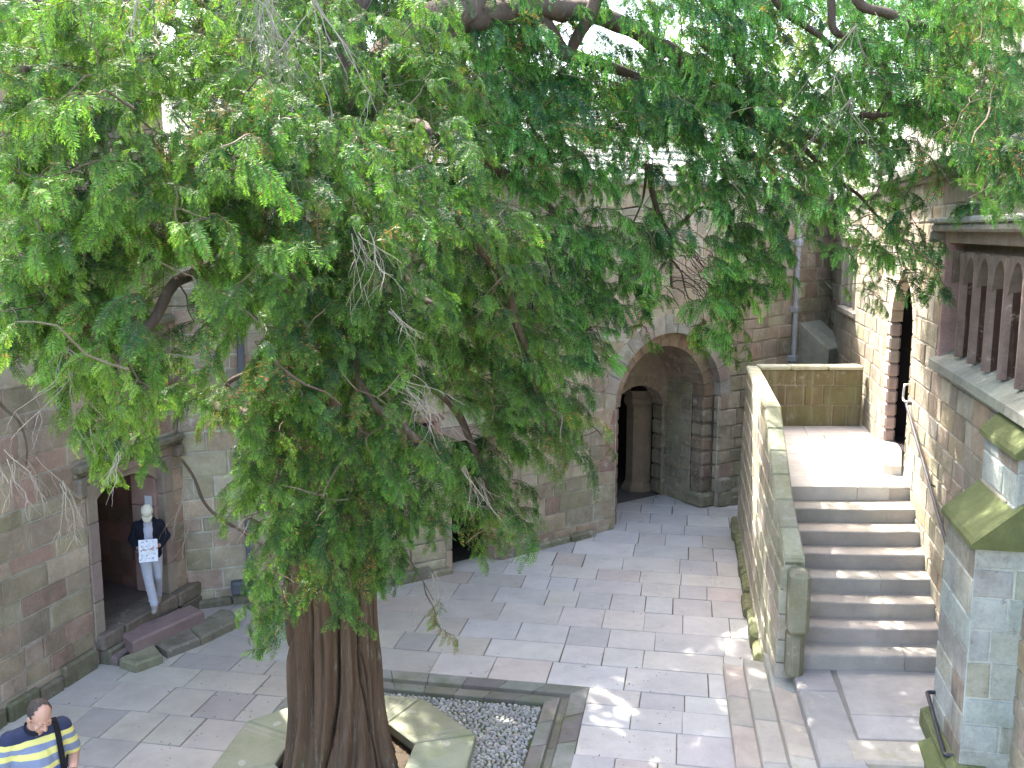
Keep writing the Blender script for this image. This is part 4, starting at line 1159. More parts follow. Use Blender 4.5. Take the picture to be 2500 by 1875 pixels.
limb(LP((1640, 690, 13), (1700, 705, 13), (1750, 770, 13)), .01, .005)
for k in range(26):
    a = R.uniform(0, 1); x = 1640+R.uniform(-20, 60); y = 560+a*150
    limb(LP((x, y, 13+R.uniform(-.1, .1)), (x+R.uniform(10, 60), y+R.uniform(10, 50), 13), (x+R.uniform(30, 130), y+R.uniform(50, 140), 13.05)), .008, .004, 4, 'twig', (.10, .08, .06), 3, 0)
# left boughs seen against the wall
limb([Vector((YC.x-.3, YC.y+.4, 3.1))]+LP((640, 1045, 9.9), (571, 1006, 10.2), (524, 988, 10.4), (466, 948, 10.5), (391, 909, 10.6), (350, 830, 10.7), (330, 760, 10.8), (340, 725, 10.8), (385, 664, 10.9), (430, 560, 10.9)), .11, .045)
limb(LP((525, 985, 10.4), (560, 930, 10.2), (640, 905, 9.9)), .02, .03)
limb(LP((428, 1060, 10.2), (425, 980, 10.5), (433, 935, 10.6)), .012, .02)
limb(LP((350, 830, 10.7), (280, 800, 10.6), (200, 770, 10.2), (140, 760, 9.8), (70, 735, 9.5)), .035, .05)
limb(LP((-30, 960, 9.2), (10, 1000, 9.3), (50, 1040, 9.3), (58, 1140, 9.3)), .02, .008)
limb(LP((440, 1120, 10.6), (470, 1180, 10.6), (500, 1230, 10.6), (560, 1280, 10.6), (640, 1330, 10.5)), .014, .02)
# boughs carrying the near curtain of foliage
def near(start, *q):
    limb([start]+LP(*q), .07, .02, 8, 'limb')
def st(S, z):
    return min(S, key=lambda p: abs(p.z-z))
near(st(S1, 5.6), (560, 420, 8.2), (430, 480, 7.0), (310, 520, 6.0), (200, 590, 5.5))
near(st(S1, 6.3), (480, 260, 8.4), (330, 190, 7.2), (180, 160, 6.2), (60, 170, 5.6))
near(st(S1, 7.5), (420, 60, 8.4), (260, -60, 7), (120, -120, 6))
near(st(S1, 5.0), (620, 560, 8.0), (530, 600, 6.8), (430, 700, 5.9), (330, 830, 5.3), (300, 1000, 4.9))
near(st(S2, 5.6), (800, 420, 7.9), (720, 440, 7.0), (650, 500, 6.3))
near(st(S2, 5.4), (900, 520, 8.0), (950, 600, 7.2), (1000, 700, 6.8), (1060, 740, 6.6))
near(st(S2, 5.0), (850, 660, 7.8), (830, 740, 6.8), (860, 860, 6.4), (920, 1000, 6.3), (1010, 1090, 6.2))
near(st(S2, 4.4), (800, 860, 7.9), (720, 900, 7.2), (650, 980, 7.0), (640, 1150, 7.0))
near(st(S2, 6.4), (930, 330, 8.3), (1010, 300, 7.4), (1060, 330, 6.9))
near(st(S2, 6.0), (980, 460, 8.6), (1120, 540, 8.2), (1230, 700, 8.4), (1290, 880, 8.6), (1330, 1060, 8.7))
near(st(S2, 4.5), (960, 900, 8.8), (1100, 980, 8.9), (1160, 1100, 8.9), (1210, 1260, 8.9))
# foliage map of the crown: letters give how far the boughs reach out (a near .. e far), capitals thin
MAP = '''
bbbbbbbbbCccCcCCCCdddDDDDDDddddDDDDDdddd
bbbbbbbbbCcccCCCcCdddDDDDDDdddDDDDDddddd
bbbbbbBbbCcccCccccdddDDDDdDdddDDDddddddd
bbbbbbBBbBbccCcccccddddDDddddddDDddddddd
bbbbBBBBbbbbccccccddDdDDdddddddddDdddddd
bbbBBBBbbbbbbccccccddDdDDDDdddddddDDDddd
bbBBbbbbbbbbbbbccccddddDDDDdddddddDDDDDd
bbbbbbbbbbbbbbbbcccDDDddDDDdddddddDD.DDd
bbbbbbbbbbbbbbbbbbcccDDD.DDDddddDDDD..DD
bbbbbbbbbbbbbbbbcccccdddddD.dddD.DDD....
bbbbBB..bbbbbbbbcccccddddd..ddd..DDDD...
bbbbbB..bbbbbbbbbccccddddd..ddD...DDD...
bbbbbB..bb.bbbbbbbcccdddDD.Dd...........
BBbBbBB.B.bbbbbbccccccdD...DD...........
.BBbbBcC..bbbbbbccccccdD................
..BBBBCCCCbbbbbb.CccccD.................
...bbB..CCbbbbbb...cccc.................
....bb...Cbbbbbbbb.cccC.................
....B....bbbbbbbbbCC....................
.........Bbbbbbbb.ccC...................
..........bbbbbbb.CcC...................
..........BbbbbB........................
..........bBBBbB........................
..........bB.B..........................
..........b.............................
'''.strip().split('\n')
DEP = {'b': 6.2, 'c': 8.8, 'd': 12.0}
CNT = {'b': 6.2, 'c': 7.6, 'd': 7.0}
def depth_at(ch, px, py):
    if ch == 'b':
        Y = 5.7+1.0*max(0, (px-350)/600)+.6*max(0, (py-900)/500)
        if px < 640 and py < 250: Y += .5
        return Y
    if ch == 'c': return 8.6 + (0.6 if py < 300 else 0)+.6*max(0, (px-1000)/400)
    return 11.6+1.2*min(1, max(0, (px-1200)/500))-max(0, (px-2150)/350)*4.4
# --- sprays: comb-like drooping twigs with two ranks of needles
def make_spray(seed, L, nsp, step, nl, nw, simple=False, LS=.15):
    r = np.random.RandomState(seed); nsp = int(nsp*r.uniform(.7, 1.1)); L = L*r.uniform(.75, 1.2); q = []; col = []; tq = []
    wb = r.uniform(-.16, .16, 2); bd = r.uniform(.25, .75)
    axis = lambda t: np.array([L*t*(1-.15*t*t), L*(wb[0]*math.sin(t*3+seed)+wb[1]*math.sin(t*6.5)), L*(.12*t-bd*t*t)])
    def needles(p0, d0, l, drop, tipbright, wide):
        n = max(3, int(l/step)); p = p0.copy(); d = d0/np.linalg.norm(d0); s_ = l/n
        up = r.normal(0, .25, 3)+np.array([0, 0, 1.0])
        for i in range(n+1):
            t = i/n
            d = d+np.array([0, 0, -drop*s_/l]); d /= np.linalg.norm(d)
            b = np.cross(d, up); b /= (np.linalg.norm(b)+1e-9); nrm = np.cross(b, d)
            ln = nl*(.55+.75*math.sin(math.pi*(.18+.72*t)))*wide
            c = np.array([.0, .0, .0])
            for sg in (-1, 1):
                if i == n and sg == 1:
                    v = d*ln
                else:
                    v = (d*(.42+.3*r.rand())+sg*b*.9+nrm*(.12+.2*r.normal()))
                    v = v/np.linalg.norm(v)*ln*(.85+.3*r.rand())
                wv = np.cross(v, nrm+.35*r.normal(size=3)); wv = wv/(np.linalg.norm(wv)+1e-9)*nw*(.8+.4*r.rand())
                q.append([p, p+v*.45+wv, p+v, p+v*.45-wv])
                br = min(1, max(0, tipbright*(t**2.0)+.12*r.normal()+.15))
                col.append(br)
            pn = p+d*s_
            if not simple or i % 2 == 0:
                sd_ = b*.0016 if not simple else b*.003
                pe = pn if not simple else p+d*s_*2
                tq.append([p-sd_, p+sd_, pe+sd_, pe-sd_])
            p = pn
    for k in range(nsp):
        t = .06+.94*(k+r.rand()*.5)/nsp; p0 = axis(t); tg = axis(min(1, t+.02))-axis(t-.02); tg /= np.linalg.norm(tg)
        sg = (-1)**k; side = np.array([0, 1.0, 0])*sg
        d0 = tg*(.35+.45*r.rand())+side*(.55*(1-.4*t)+.45*r.normal())+np.array([0, 0, -.25+.35*r.normal()])
        l = LS*(.35+.95*r.rand()**1.6)*(1.1-.3*t)
        needles(p0, d0, l, 1.2+2.2*r.rand(), .35+.65*r.rand(), .85+.3*r.rand())
    n = 10
    for i in range(n):
        a, b = axis(i/n), axis((i+1)/n); w_ = .0035*(1-.6*i/n)*(1.6 if simple else 1)
        tq.append([a+[0, w_, 0], a-[0, w_, 0], b-[0, w_, 0], b+[0, w_, 0]]); tq.append([a+[0, 0, w_], a-[0, 0, w_], b-[0, 0, w_], b+[0, 0, w_]])
    needles(axis(.82), axis(1)-axis(.9), L*.22, .5, .9, 1)
    return np.array(q, dtype=np.float32), np.array(col, dtype=np.float32), np.array(tq, dtype=np.float32)
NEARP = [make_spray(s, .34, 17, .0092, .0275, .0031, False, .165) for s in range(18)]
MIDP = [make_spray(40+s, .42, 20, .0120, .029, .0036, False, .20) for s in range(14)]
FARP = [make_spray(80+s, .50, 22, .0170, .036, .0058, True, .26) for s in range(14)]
SHADEP = [make_spray(120+s, 1.5, 26, .05, .10, .022, True, .6) for s in range(4)]
crownV = []; crownC = []
sprays = []          # (base, tip direction, kind)
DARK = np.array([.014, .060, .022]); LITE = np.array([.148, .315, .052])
def place(kind, centre, out, scale, tint, dead=0., droop=0.):
    P_ = {'b': NEARP, 'c': MIDP, 'd': FARP, 't': SHADEP}[kind]
    q, cb, tq = P_[NR.randint(len(P_))]
    o = Vector((out.x, out.y, 0)); o = o.normalized() if o.length > 1e-4 else Vector((1, 0, 0))
    X = (o+Vector((0, 0, NR.normal(-.05-droop, .22)))).normalized(); Y_ = Vector((0, 0, 1)).cross(X).normalized(); Z_ = X.cross(Y_)
    ro = NR.normal(0, .35); Y2 = Y_*math.cos(ro)+Z_*math.sin(ro); Z2 = X.cross(Y2)
    Mx = np.array([X, Y2, Z2], dtype=np.float32)*scale
    L = {'b': .36, 'c': .44, 'd': .52, 't': 1.5}[kind]*scale
    base = centre-X*(L*.48)+Vector((0, 0, L*.16))
    bo = np.array(base, dtype=np.float32)
    crownV.append((q.reshape(-1, 3)@Mx+bo)); 
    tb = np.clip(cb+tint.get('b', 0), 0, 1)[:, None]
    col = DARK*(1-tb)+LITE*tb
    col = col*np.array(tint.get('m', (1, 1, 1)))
    if dead > 0:
        dm = (NR.rand(len(cb)) < dead)[:, None]; col = np.where(dm, np.array([.27, .155, .06])*(.6+.8*NR.rand(len(cb), 1)), col)
    crownC.append(col)
    crownV.append((tq.reshape(-1, 3)@Mx+bo)); crownC.append(np.tile(np.array([[.10, .085, .045]]), (len(tq), 1))*(.7+.6*NR.rand(len(tq), 1)))
    sprays.append((base, kind))
def scatter(cx, cy, n, ch, r_=None):
    pass
for r_, row in enumerate(MAP):
    for c_, ch in enumerate(row):
        if ch == '.': continue
        k = ch.lower(); n = CNT[k]*(1 if ch.islower() else .42)
        if r_ == 0: n *= 1.3
        n = int(n)+(NR.rand() < n-int(n))
        for _ in range(n):
            px = (c_+NR.rand())*62.5; py = (r_+NR.rand())*62.5
            if k == 'd': py -= 26
            Y = depth_at(k, px, py)+NR.normal(0, .45 if k == 'b' else .75)
            p_ = A(px, py, Y); out = Vector((p_.x-YC.x, p_.y-YC.y, 0))
            ang = NR.normal(0, .65)
            out = Vector((out.x*math.cos(ang)-out.y*math.sin(ang), out.x*math.sin(ang)+out.y*math.cos(ang), 0))
            nn = mnoise.noise(p_*1.3); warm = NR.normal(0, .07)+.12*nn
            left = k == 'b' and px < 640
            m_ = (1.0+warm+(.14 if left else 0), 1.0+.12*nn+(.05 if left else 0), .95-warm*.5) if k != 'd' else (1.35+warm, 1.55+.2*nn, 1.9)  # far sprays coloured brighter, standing in for light passing through them
            dd = .015 if NR.rand() < .92 else NR.uniform(.08, .38)
            kk = k
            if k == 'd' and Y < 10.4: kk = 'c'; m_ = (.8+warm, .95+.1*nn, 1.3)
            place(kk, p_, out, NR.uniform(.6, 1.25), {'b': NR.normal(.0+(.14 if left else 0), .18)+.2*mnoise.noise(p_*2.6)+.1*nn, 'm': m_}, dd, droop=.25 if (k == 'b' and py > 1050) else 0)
# sprays placed one by one where single boughs hang free in front of the masonry
for (px, py, Y, n, sp) in ((985, 290, 7.2, 16, 45), (385, 300, 7.6, 16, 50), (395, 390, 7.6, 10, 40), (700, 200, 8.0, 14, 60), (2440, 430, 8.4, 7, 45), (325, 1000, 4.9, 9, 26), (285, 965, 4.9, 9, 32), (250, 920, 5.0, 9, 40), (160, 730, 5.4, 7, 60), (1075, 1250, 8.6, 5, 25), (1200, 1260, 8.8, 5, 30), (1190, 1330, 8.8, 3, 18), (1220, 1200, 8.7, 3, 22),
                           (650, 1480, 7.4, 6, 26), (665, 1540, 7.4, 4, 20), (640, 1420, 7.4, 5, 24), (850, 1400, 7.6, 5, 40), (760, 1380, 7.7, 6, 40), (940, 1330, 6.9, 4, 40), (900, 1440, 7.8, 3, 30), (1085, 1530, 7.2, 1, 10), (1110, 1580, 7.2, 1, 14), (1060, 1500, 7.2, 1, 10),
                           (1790, 800, 13, 6, 26), (1790, 740, 13, 6, 30), (1800, 850, 13, 4, 18), (1580, 840, 13.2, 2, 14), (1748, 840, 13.4, 4, 20), (1440, 1160, 12.5, 3, 40), (430, 900, 10.6, 7, 35), (430, 950, 10.6, 4, 26),
                           (2160, 640, 13, 5, 50), (2130, 740, 13, 2, 30), (2350, 730, 12.5, 1, 14), (1545, 790, 12.6, 2, 20), (1390, 1010, 12, 4, 40), (5, 850, 4.2, 1, 8)):
    k = 'b' if Y < 8 else ('c' if Y < 9.5 else 'd')
    for _ in range(n):
        p_ = A(px+NR.normal(0, sp), py+NR.normal(0, sp), Y+NR.normal(0, .2)); out = Vector((p_.x-YC.x, p_.y-YC.y, 0)); ang = NR.normal(0, .6)
        if px > 1000 and Y < 8: out = Vector((1, -.6, 0))
        out = Vector((out.x*math.cos(ang)-out.y*math.sin(ang), out.x*math.sin(ang)+out.y*math.cos(ang), 0))
        left = px < 420
        yel = .45 if (py > 1450 or (px > 1050 and py > 1200)) else .05
        place(k, p_, out, NR.uniform(.45, .8) if k != 'd' else NR.uniform(.4, .62), {'b': NR.normal(.30 if left else .05, .15), 'm': (1.35 if left else 1.0, 1.12 if left else 1.0, .85)}, yel if NR.rand() < .5 else .03, droop=.5)
# sprays added at the crown's back to keep the sun off the court
for _ in range(1050):
    p_ = Vector((NR.uniform(-4.2, 3.2), NR.uniform(12.4, 17.6), NR.uniform(7.2, 10.8)))
    dz = p_.z-H; dd = p_.y*math.cos(P)-dz*math.sin(P); px = CX+F*p_.x/dd; py = CY-F*(p_.y*math.sin(P)+dz*math.cos(P))/dd
    if px > 1250 and py < 150: continue
    out = Vector((p_.x-YC.x, p_.y-YC.y, 0))
    place('d', p_, out, NR.uniform(1.0, 1.5), {'b': NR.normal(-.05, .12), 'm': (.9, 1, 1.05)}, .02)
for (x0, x1, y0, y1, z0, z1, n) in ((-4.5, 1.5, 14.6, 19.0, 10.9, 12.8, 92), (-7.5, .5, 6.5, 13.0, 10.6, 12.2, 62), (-3.6, .4, 17.5, 20.8, 10.9, 12.6, 46), (.2, 3.6, 9.5, 14, 10.5, 11.6, 16), (1.2, 4.3, 13.2, 17.0, 10.6, 12, 40)):
    for _ in range(n):      # unseen sprays added above the view to shade court, foliage and hall
        p_ = Vector((NR.uniform(x0, x1), NR.uniform(y0, y1), NR.uniform(z0, z1)))
        place('t', p_, Vector((p_.x-YC.x, p_.y-YC.y, 0)), NR.uniform(.7, 1.1), {'b': 0, 'm': (1, 1, 1)})
V = np.concatenate(crownV).astype(np.float32); C = np.concatenate(crownC).astype(np.float32)
V -= np.array(wloc(yew), dtype=np.float32)
nq = len(V)//4
me = bpy.data.meshes.new('crown'); me.vertices.add(nq*4); me.vertices.foreach_set('co', V.ravel())
me.loops.add(nq*4); me.loops.foreach_set('vertex_index', np.arange(nq*4, dtype=np.int32))
me.polygons.add(nq); me.polygons.foreach_set('loop_start', np.arange(0, nq*4, 4, dtype=np.int32))
at = me.color_attributes.new('Col', 'FLOAT_COLOR', 'CORNER')
cc = np.ones((nq*4, 4), dtype=np.float32); cc[:, :3] = np.repeat(np.clip(C, .004, 1), 4, axis=0)
at.data.foreach_set('color', cc.ravel()); me.materials.append(M['needle']); me.update(); me.validate()
cr = bpy.data.objects.new('crown', me); COL.objects.link(cr); cr.parent = yew
print('crown quads', nq, 'sprays', len(sprays))
# twigs joining every spray to the nearest bough
SK = np.array([tuple(p) for p in skel], dtype=np.float32)
order = sorted(range(len(sprays)), key=lambda i: float(np.min(np.sum((SK-np.array(sprays[i][0]))**2, axis=1))))
nodes = [tuple(p) for p in skel]; arr = np.zeros((len(nodes)+len(sprays)*3, 3), dtype=np.float32); arr[:len(nodes)] = SK; cnt = len(nodes)
mbt = MB()
for i in order:
    b_, k = sprays[i]; bb = np.array(b_, dtype=np.float32)
    d = np.sqrt(np.sum((arr[:cnt]-bb)**2, axis=1)); j = int(np.argmin(d)); a_ = Vector(arr[j].tolist()); L = float(d[j])
    if k == 't' and L > 3: continue
    m1 = a_.lerp(b_, .35)+Vector((NR.normal(0, .05), NR.normal(0, .05), .07*L+NR.normal(0, .03)))*min(1, L)
    m2 = a_.lerp(b_, .7)+Vector((NR.normal(0, .05), NR.normal(0, .05), .08*L+NR.normal(0, .03)))*min(1, L)
    r0 = .0045+.005*min(1.5, L)
    tube(mbt, [a_, m1, m2, b_], [r0*1.1, r0*.9, r0*.75, .004], 4, jit((.12, .095, .065), .3), 2)
    for p_ in (m1, m2, b_): arr[cnt] = p_; cnt += 1
mbt.build('branchlets', M['bark'], yew)
# dead grey twigs hanging in bundles
def dead(px, py, Y, n, L, ddx, ddy, spread, r=.004, name='dead_twigs', fork=2, sag=.5):
    mb = MB(); o = A(px, py, Y)
    n = max(4, int(n*.75)); r *= .72
    for i in range(n):
        d = Vector((ddx+NR.normal(0, spread), NR.normal(0, spread*.6), -ddy+NR.normal(0, spread*.5))).normalized()
        l = L*NR.uniform(.5, 1.1); p_ = o+Vector((NR.normal(0, .008), NR.normal(0, .008), NR.normal(0, .008))) if n < 8 else o+Vector((NR.normal(0, .05), NR.normal(0, .05), NR.normal(0, .05))); pts = [p_.copy()]; dd_ = d.copy(); m = 7
        for s in range(m):
            dd_ = (dd_+Vector((NR.normal(0, .26), NR.normal(0, .26), -sag/m+NR.normal(0, .14)))).normalized(); p_ = p_+dd_*(l/m); pts.append(p_.copy())
        c = jit((.37, .34, .30), .2); tube(mb, pts, [r*(1-.6*s/m) for s in range(m+1)], 5, c)
        for f in range(fork):
            s = NR.randint(2, m); q = pts[s].copy(); dv = (dd_+Vector((NR.normal(0, .6), NR.normal(0, .6), -.5))).normalized(); p2 = [q.copy()]
            for t in range(4): dv = (dv+Vector((NR.normal(0, .2), NR.normal(0, .2), -.15))).normalized(); q = q+dv*l*.1; p2.append(q.copy())
            tube(mb, p2, [r*.6*(1-.15*t) for t in range(5)], 4, c)
    mb.build(name, M['twig'], yew)
dead(640, -10, 7.2, 34, .72, .08, 1, .12, .0042)
dead(600, 10, 7.4, 12, .8, -.1, 1, .3, .004)
dead(770, 0, 6.6, 7, 1.0, .05, 1, .22, .007)
dead(340, 0, 5.4, 5, .35, .1, 1, .4, .005)
dead(878, 575, 5.7, 16, .42, .12, 1, .10, .0036)
dead(955, 760, 5.9, 7, .5, .8, .5, .25, .004)
dead(990, 950, 6.1, 18, .52, .85, .42, .22, .004)
dead(1160, 1170, 8.2, 20, .55, .45, .9, .2, .0042)
dead(1130, 1140, 6.5, 6, .45, .3, .9, .2, .004)
dead(190, 900, 5.1, 16, .5, -.1, .9, .55, .0036)
dead(160, 850, 5.1, 9, .4, .2, .7, .6, .0036)
dead(290, 1110, 4.8, 8, .28, -.2, 1, .35, .003)
dead(30, 1130, 5.2, 14, .42, .35, .75, .4, .0036, fork=4)
dead(150, 1180, 5.2, 5, .45, .3, 1, .2, .0036, fork=5)
dead(420, 870, 5.3, 6, .25, .9, -.1, .12, .0036, sag=.2)
dead(620, 1240, 8.2, 18, .8, 0, 1, .16, .0042)
dead(450, 1180, 9.5, 9, .8, .1, 1, .3, .004)
dead(700, 640, 6.4, 8, .5, .3, .9, .2, .004)
dead(230, 330, 6.2, 10, .8, -.3, .8, .3, .005)
dead(330, 260, 6.6, 10, .8, .0, 1, .35, .004)
dead(1330, 650, 11.5, 12, 1.0, -.1, 1, .35, .006)
dead(1460, 900, 12, 14, .9, .1, 1, .4, .006)
dead(1560, 300, 12.2, 6, .7, .3, .6, .4, .007)
dead(2090, 60, 11, 6, 1.0, -.2, 1, .3, .009)
dead(2080, 240, 11.5, 10, 1.1, -.5, .7, .3, .008)
dead(1880, 560, 13.4, 16, 1.5, .4, .8, .3, .008)
dead(2290, 300, 12, 14, 1.2, .3, .9, .3, .008)
dead(1055, 1400, 7.2, 3, .5, .25, 1, .1, .005, fork=4)
dead(1400, 560, 12, 10, .9, .0, 1, .35, .006)
dead(1260, 470, 11.5, 8, .9, -.3, .8, .35, .006)

# ------------------------------------------------------------------ people
def capsule(mb, a, ra, b, rb, n=14):
    a = Vector(a); b = Vector(b); d = (b-a); L = d.length; d = d.normalized() if L > 1e-6 else Vector((0, 0, 1))
    x = d.orthogonal().normalized(); y = d.cross(x); rings = []
    for k in range(1, 5): t = -math.pi/2+math.pi/2*k/4; rings.append((a+d*ra*math.sin(t), ra*math.cos(t)))
    for k in range(0, 4): t = math.pi/2*k/4; rings.append((b+d*rb*math.sin(t), rb*math.cos(t)))
    V = [a-d*ra]
    for c, r in rings:
        for i in range(n): t = 2*math.pi*i/n; V.append(c+(x*math.cos(t)+y*math.sin(t))*r)
    V.append(b+d*rb); fs = []
    for i in range(n): fs.append((0, 1+(i+1) % n, 1+i))
    for k in range(len(rings)-1):
        for i in range(n): p_, q_ = 1+k*n+i, 1+k*n+(i+1) % n; fs.append((p_, q_, q_+n, p_+n))
    e = len(V)-1; m = 1+(len(rings)-1)*n
    for i in range(n): fs.append((m+i, m+(i+1) % n, e))
    mb.add(V, fs, (1, 1, 1))
def ell(mb, c, r, rx=0., rz=0., n=18, m=12, zmin=-1.):
    Rm = Matrix.Rotation(rz, 3, 'Z')@Matrix.Rotation(rx, 3, 'X'); V = []; c = Vector(c)
    for j in range(m+1):
        t = -math.pi/2+math.pi*j/m
        for i in range(n): a = 2*math.pi*i/n; V.append(c+Rm@Vector((r[0]*math.cos(t)*math.cos(a), r[1]*math.cos(t)*math.sin(a), max(zmin, math.sin(t))*r[2])))
    mb.add(V, [(j*n+i, j*n+(i+1) % n, (j+1)*n+(i+1) % n, (j+1)*n+i) for j in range(m) for i in range(n)], (1, 1, 1))
class Fig:
    def __init__(s, root, org, f, sc_): s.root = root; s.o = Vector(org); f = Vector((f[0], f[1], 0)).normalized(); s.M = Matrix(((-f.y, f.x, 0), (f.x, f.y, 0), (0, 0, 1))).transposed(); s.k = sc_
    def w(s, v): return s.o+s.M@(Vector(v)*s.k)
    def fuse(s, name, mb, mat, vox=.008, par=None, smooth=4):
        """one continuous skin over the overlapping limbs"""
        mb.v = [tuple(s.w(v)) for v in mb.v]
        o = mb.build(name, mat, par or s.root, smooth=True)
        md = o.modifiers.new('r', 'REMESH'); md.mode = 'VOXEL'; md.voxel_size = vox; md.use_smooth_shade = True
        ms = o.modifiers.new('s', 'SMOOTH'); ms.iterations = smooth; ms.factor = .5
        dg = bpy.context.evaluated_depsgraph_get(); dg.update()
        me = bpy.data.meshes.new_from_object(o.evaluated_get(dg)); o.modifiers.clear(); me.name = name
        me.polygons.foreach_set('use_smooth', [True]*len(me.polygons))
        if not me.materials: me.materials.append(mat)
        o.data = me; return o
    def hard(s, name, mb, mat, par=None, smooth=False):
        mb.v = [tuple(s.w(v)) for v in mb.v]; return mb.build(name, mat, par or s.root, smooth)
def hand(mb, wrist, dirv, palm_n, side, curl=.6, s=1.):
    """palm, four fingers of unequal length bent round what they hold, and a thumb off the side"""
    w_ = Vector(wrist); d = Vector(dirv).normalized(); n = Vector(palm_n); n = (n-d*n.dot(d)).normalized(); t = d.cross(n)*side
    capsule(mb, w_, .026*s, w_+d*.03, .03*s)
    for k in range(4):
        o = (k-1.5)*.019; b = w_+d*.03+t*o; c = w_+d*.085*s+t*o*1.08; capsule(mb, b, .016, c, .0125, 8)
        L = (.030, .036, .034, .026)[k]; p0 = c; dd = d.copy()
        for j in range(3):
            dd = (dd+n*curl*.55).normalized(); p1 = p0+dd*L*(1, .8, .65)[j]; capsule(mb, p0, .0105-.001*j, p1, .0095-.001*j, 8); p0 = p1
    tb = w_+d*.035-t*.03; tm = tb+(d*.55-t*.45+n*.45).normalized()*.045; te = tm+(d*.7+n*.6).normalized()*.032
    capsule(mb, tb, .015, tm, .012, 8); capsule(mb, tm, .012, te, .0095, 8)
def headshape(mb, c, pitch, s=1., yaw=0.):
    """skull, jaw, brow, nose, lips, ears; face towards +y, bowed by pitch"""
    Rm = Matrix.Rotation(yaw, 3, 'Z')@Matrix.Rotation(-pitch, 3, 'X'); c = Vector(c)
    q = lambda x, y, z: c+Rm@(Vector((x, y, z))*s)
    tmp = MB()
    ell(tmp, (0, -.012, .03), (.076, .096, .094)); ell(tmp, (0, .022, -.045), (.060, .068, .080)); ell(tmp, (0, .055, -.095), (.034, .030, .026))
    capsule(tmp, (-.036, .076, .018), .015, (.036, .076, .018), .015); capsule(tmp, (0, .085, .008), .011, (0, .112, -.030), .014)
    for x in (-1, 1):
        ell(tmp, (x*.015, .096, -.034), (.012, .012, .009)); ell(tmp, (x*.078, -.005, -.012), (.011, .020, .032)); ell(tmp, (x*.042, .066, -.032), (.024, .022, .024)); ell(tmp, (x*.031, .078, .0), (.013, .009, .009))
    capsule(tmp, (-.021, .082, -.066), .008, (.021, .082, -.066), .008); capsule(tmp, (-.017, .080, -.078), .008, (.017, .080, -.078), .008)
    for f in tmp.f: pass
    mb.add([q(*v) for v in tmp.v], tmp.f, (1, 1, 1)); return q
def cloth(name, c, sc_=60, var=.18): return plain(name, c, .9, 0, var, sc_, .25, .15)
M['skin'] = plain('skin', (.46, .26, .19), .55, 0, .10, 18, .05, .4)
M['navy'] = cloth('dark_jacket', (.013, .014, .022)); M['shirt'] = cloth('pale_shirt', (.42, .42, .50)); M['trous'] = cloth('grey_trousers', (.40, .41, .47), 14, .2)
M['canvas'] = cloth('canvas_shoe', (.30, .28, .25)); M['cap'] = cloth('cream_cap', (.58, .55, .44)); M['hair'] = plain('dark_hair', (.06, .047, .04), .8, 0, .6, 90, .8)
M['eye'] = plain('eye', (.03, .02, .02), .3, 0, 0, 5, 0); M['white'] = plain('eye_white', (.6, .58, .56), .4, 0, 0, 5, 0)
M['jean'] = cloth('blue_trousers', (.05, .06, .10)); M['bagm'] = cloth('black_bag', (.012, .012, .013))
def face(fg, q, body):
    for x in (-1, 1):
        mb = MB(); ell(mb, q(x*.031, .0815, .0), (.010, .006, .006)); fg.hard('eye', mb, M['white'], body, True)
        mb = MB(); ell(mb, q(x*.031, .0865, -.001), (.0045, .003, .0045)); fg.hard('pupil', mb, M['eye'], body, True)
        mb = MB(); capsule(mb, q(x*.018, .089, .022), .004, q(x*.047, .080, .022), .003); fg.hard('eyebrow', mb, M['hair'], body, True)
# --- the man stepping out of the doorway
r1 = empty('person', (-5.2, 13.25, .42), 'person in cream cap, dark jacket and pale trousers reading in the left doorway', 'person')
fg = Fig(r1, (-5.2, 13.27, .42), (.30, -.95), .93)
mb = MB()
q = headshape(mb, (0, .105, 1.535), .85)
capsule(mb, (0, .0, 1.38), .062, (0, .07, 1.48), .055)
capsule(mb, (0, -.01, .98), .12, (0, -.01, 1.22), .125); capsule(mb, (-.10, .0, 1.27), .08, (.10, .0, 1.27), .08)
capsule(mb, (-.155, -.01, 1.315), .048, (-.245, -.04, 1.10), .042); capsule(mb, (-.245, -.04, 1.10), .040, (-.155, .215, 1.02), .028)
capsule(mb, (.155, -.01, 1.315), .048, (.245, -.04, 1.10), .042); capsule(mb, (.245, -.04, 1.10), .040, (.155, .215, 1.03), .028)
hand(mb, (-.15, .225, 1.02), (.75, .55, .1), (.3, .3, -.1), -1, .55); hand(mb, (.15, .225, 1.03), (-.75, .55, .1), (-.3, .3, -.1), 1, .55)
LEGS = [((-.085, 0, .90), (-.03, .20, .50), (.03, .22, .09)), ((.085, -.02, .90), (.09, .02, .48), (.07, -.20, .09))]
for h, k, a in LEGS: capsule(mb, h, .075, k, .052); capsule(mb, k, .05, a, .036); capsule(mb, a, .036, (a[0], a[1]+.12, .04), .03)
b1 = fg.fuse('body', mb, M['skin'], .006, smooth=2)
mb = MB()
capsule(mb, (-.04, -.01, .93), .145, (-.04, -.01, 1.20), .15); capsule(mb, (.04, -.01, .93), .145, (.04, -.01, 1.20), .15); capsule(mb, (-.12, -.005, 1.29), .095, (.12, -.005, 1.29), .095); capsule(mb, (-.05, -.02, 1.36), .07, (.05, -.02, 1.36), .07)
for x in (-1, 1):
    capsule(mb, (x*.165, -.01, 1.32), .066, (x*.245, -.045, 1.10), .058); capsule(mb, (x*.255, -.045, 1.10), .062, (x*.175, .185, 1.025), .046)
    capsule(mb, (x*.075, .03, 1.40), .03, (x*.085, .135, 1.20), .022); capsule(mb, (x*.09, .13, 1.22), .022, (x*.10, .13, .86), .024); capsule(mb, (x*.10, .05, .86), .08, (x*.09, -.06, .86), .09)
fg.fuse('jacket', mb, M['navy'], .009)
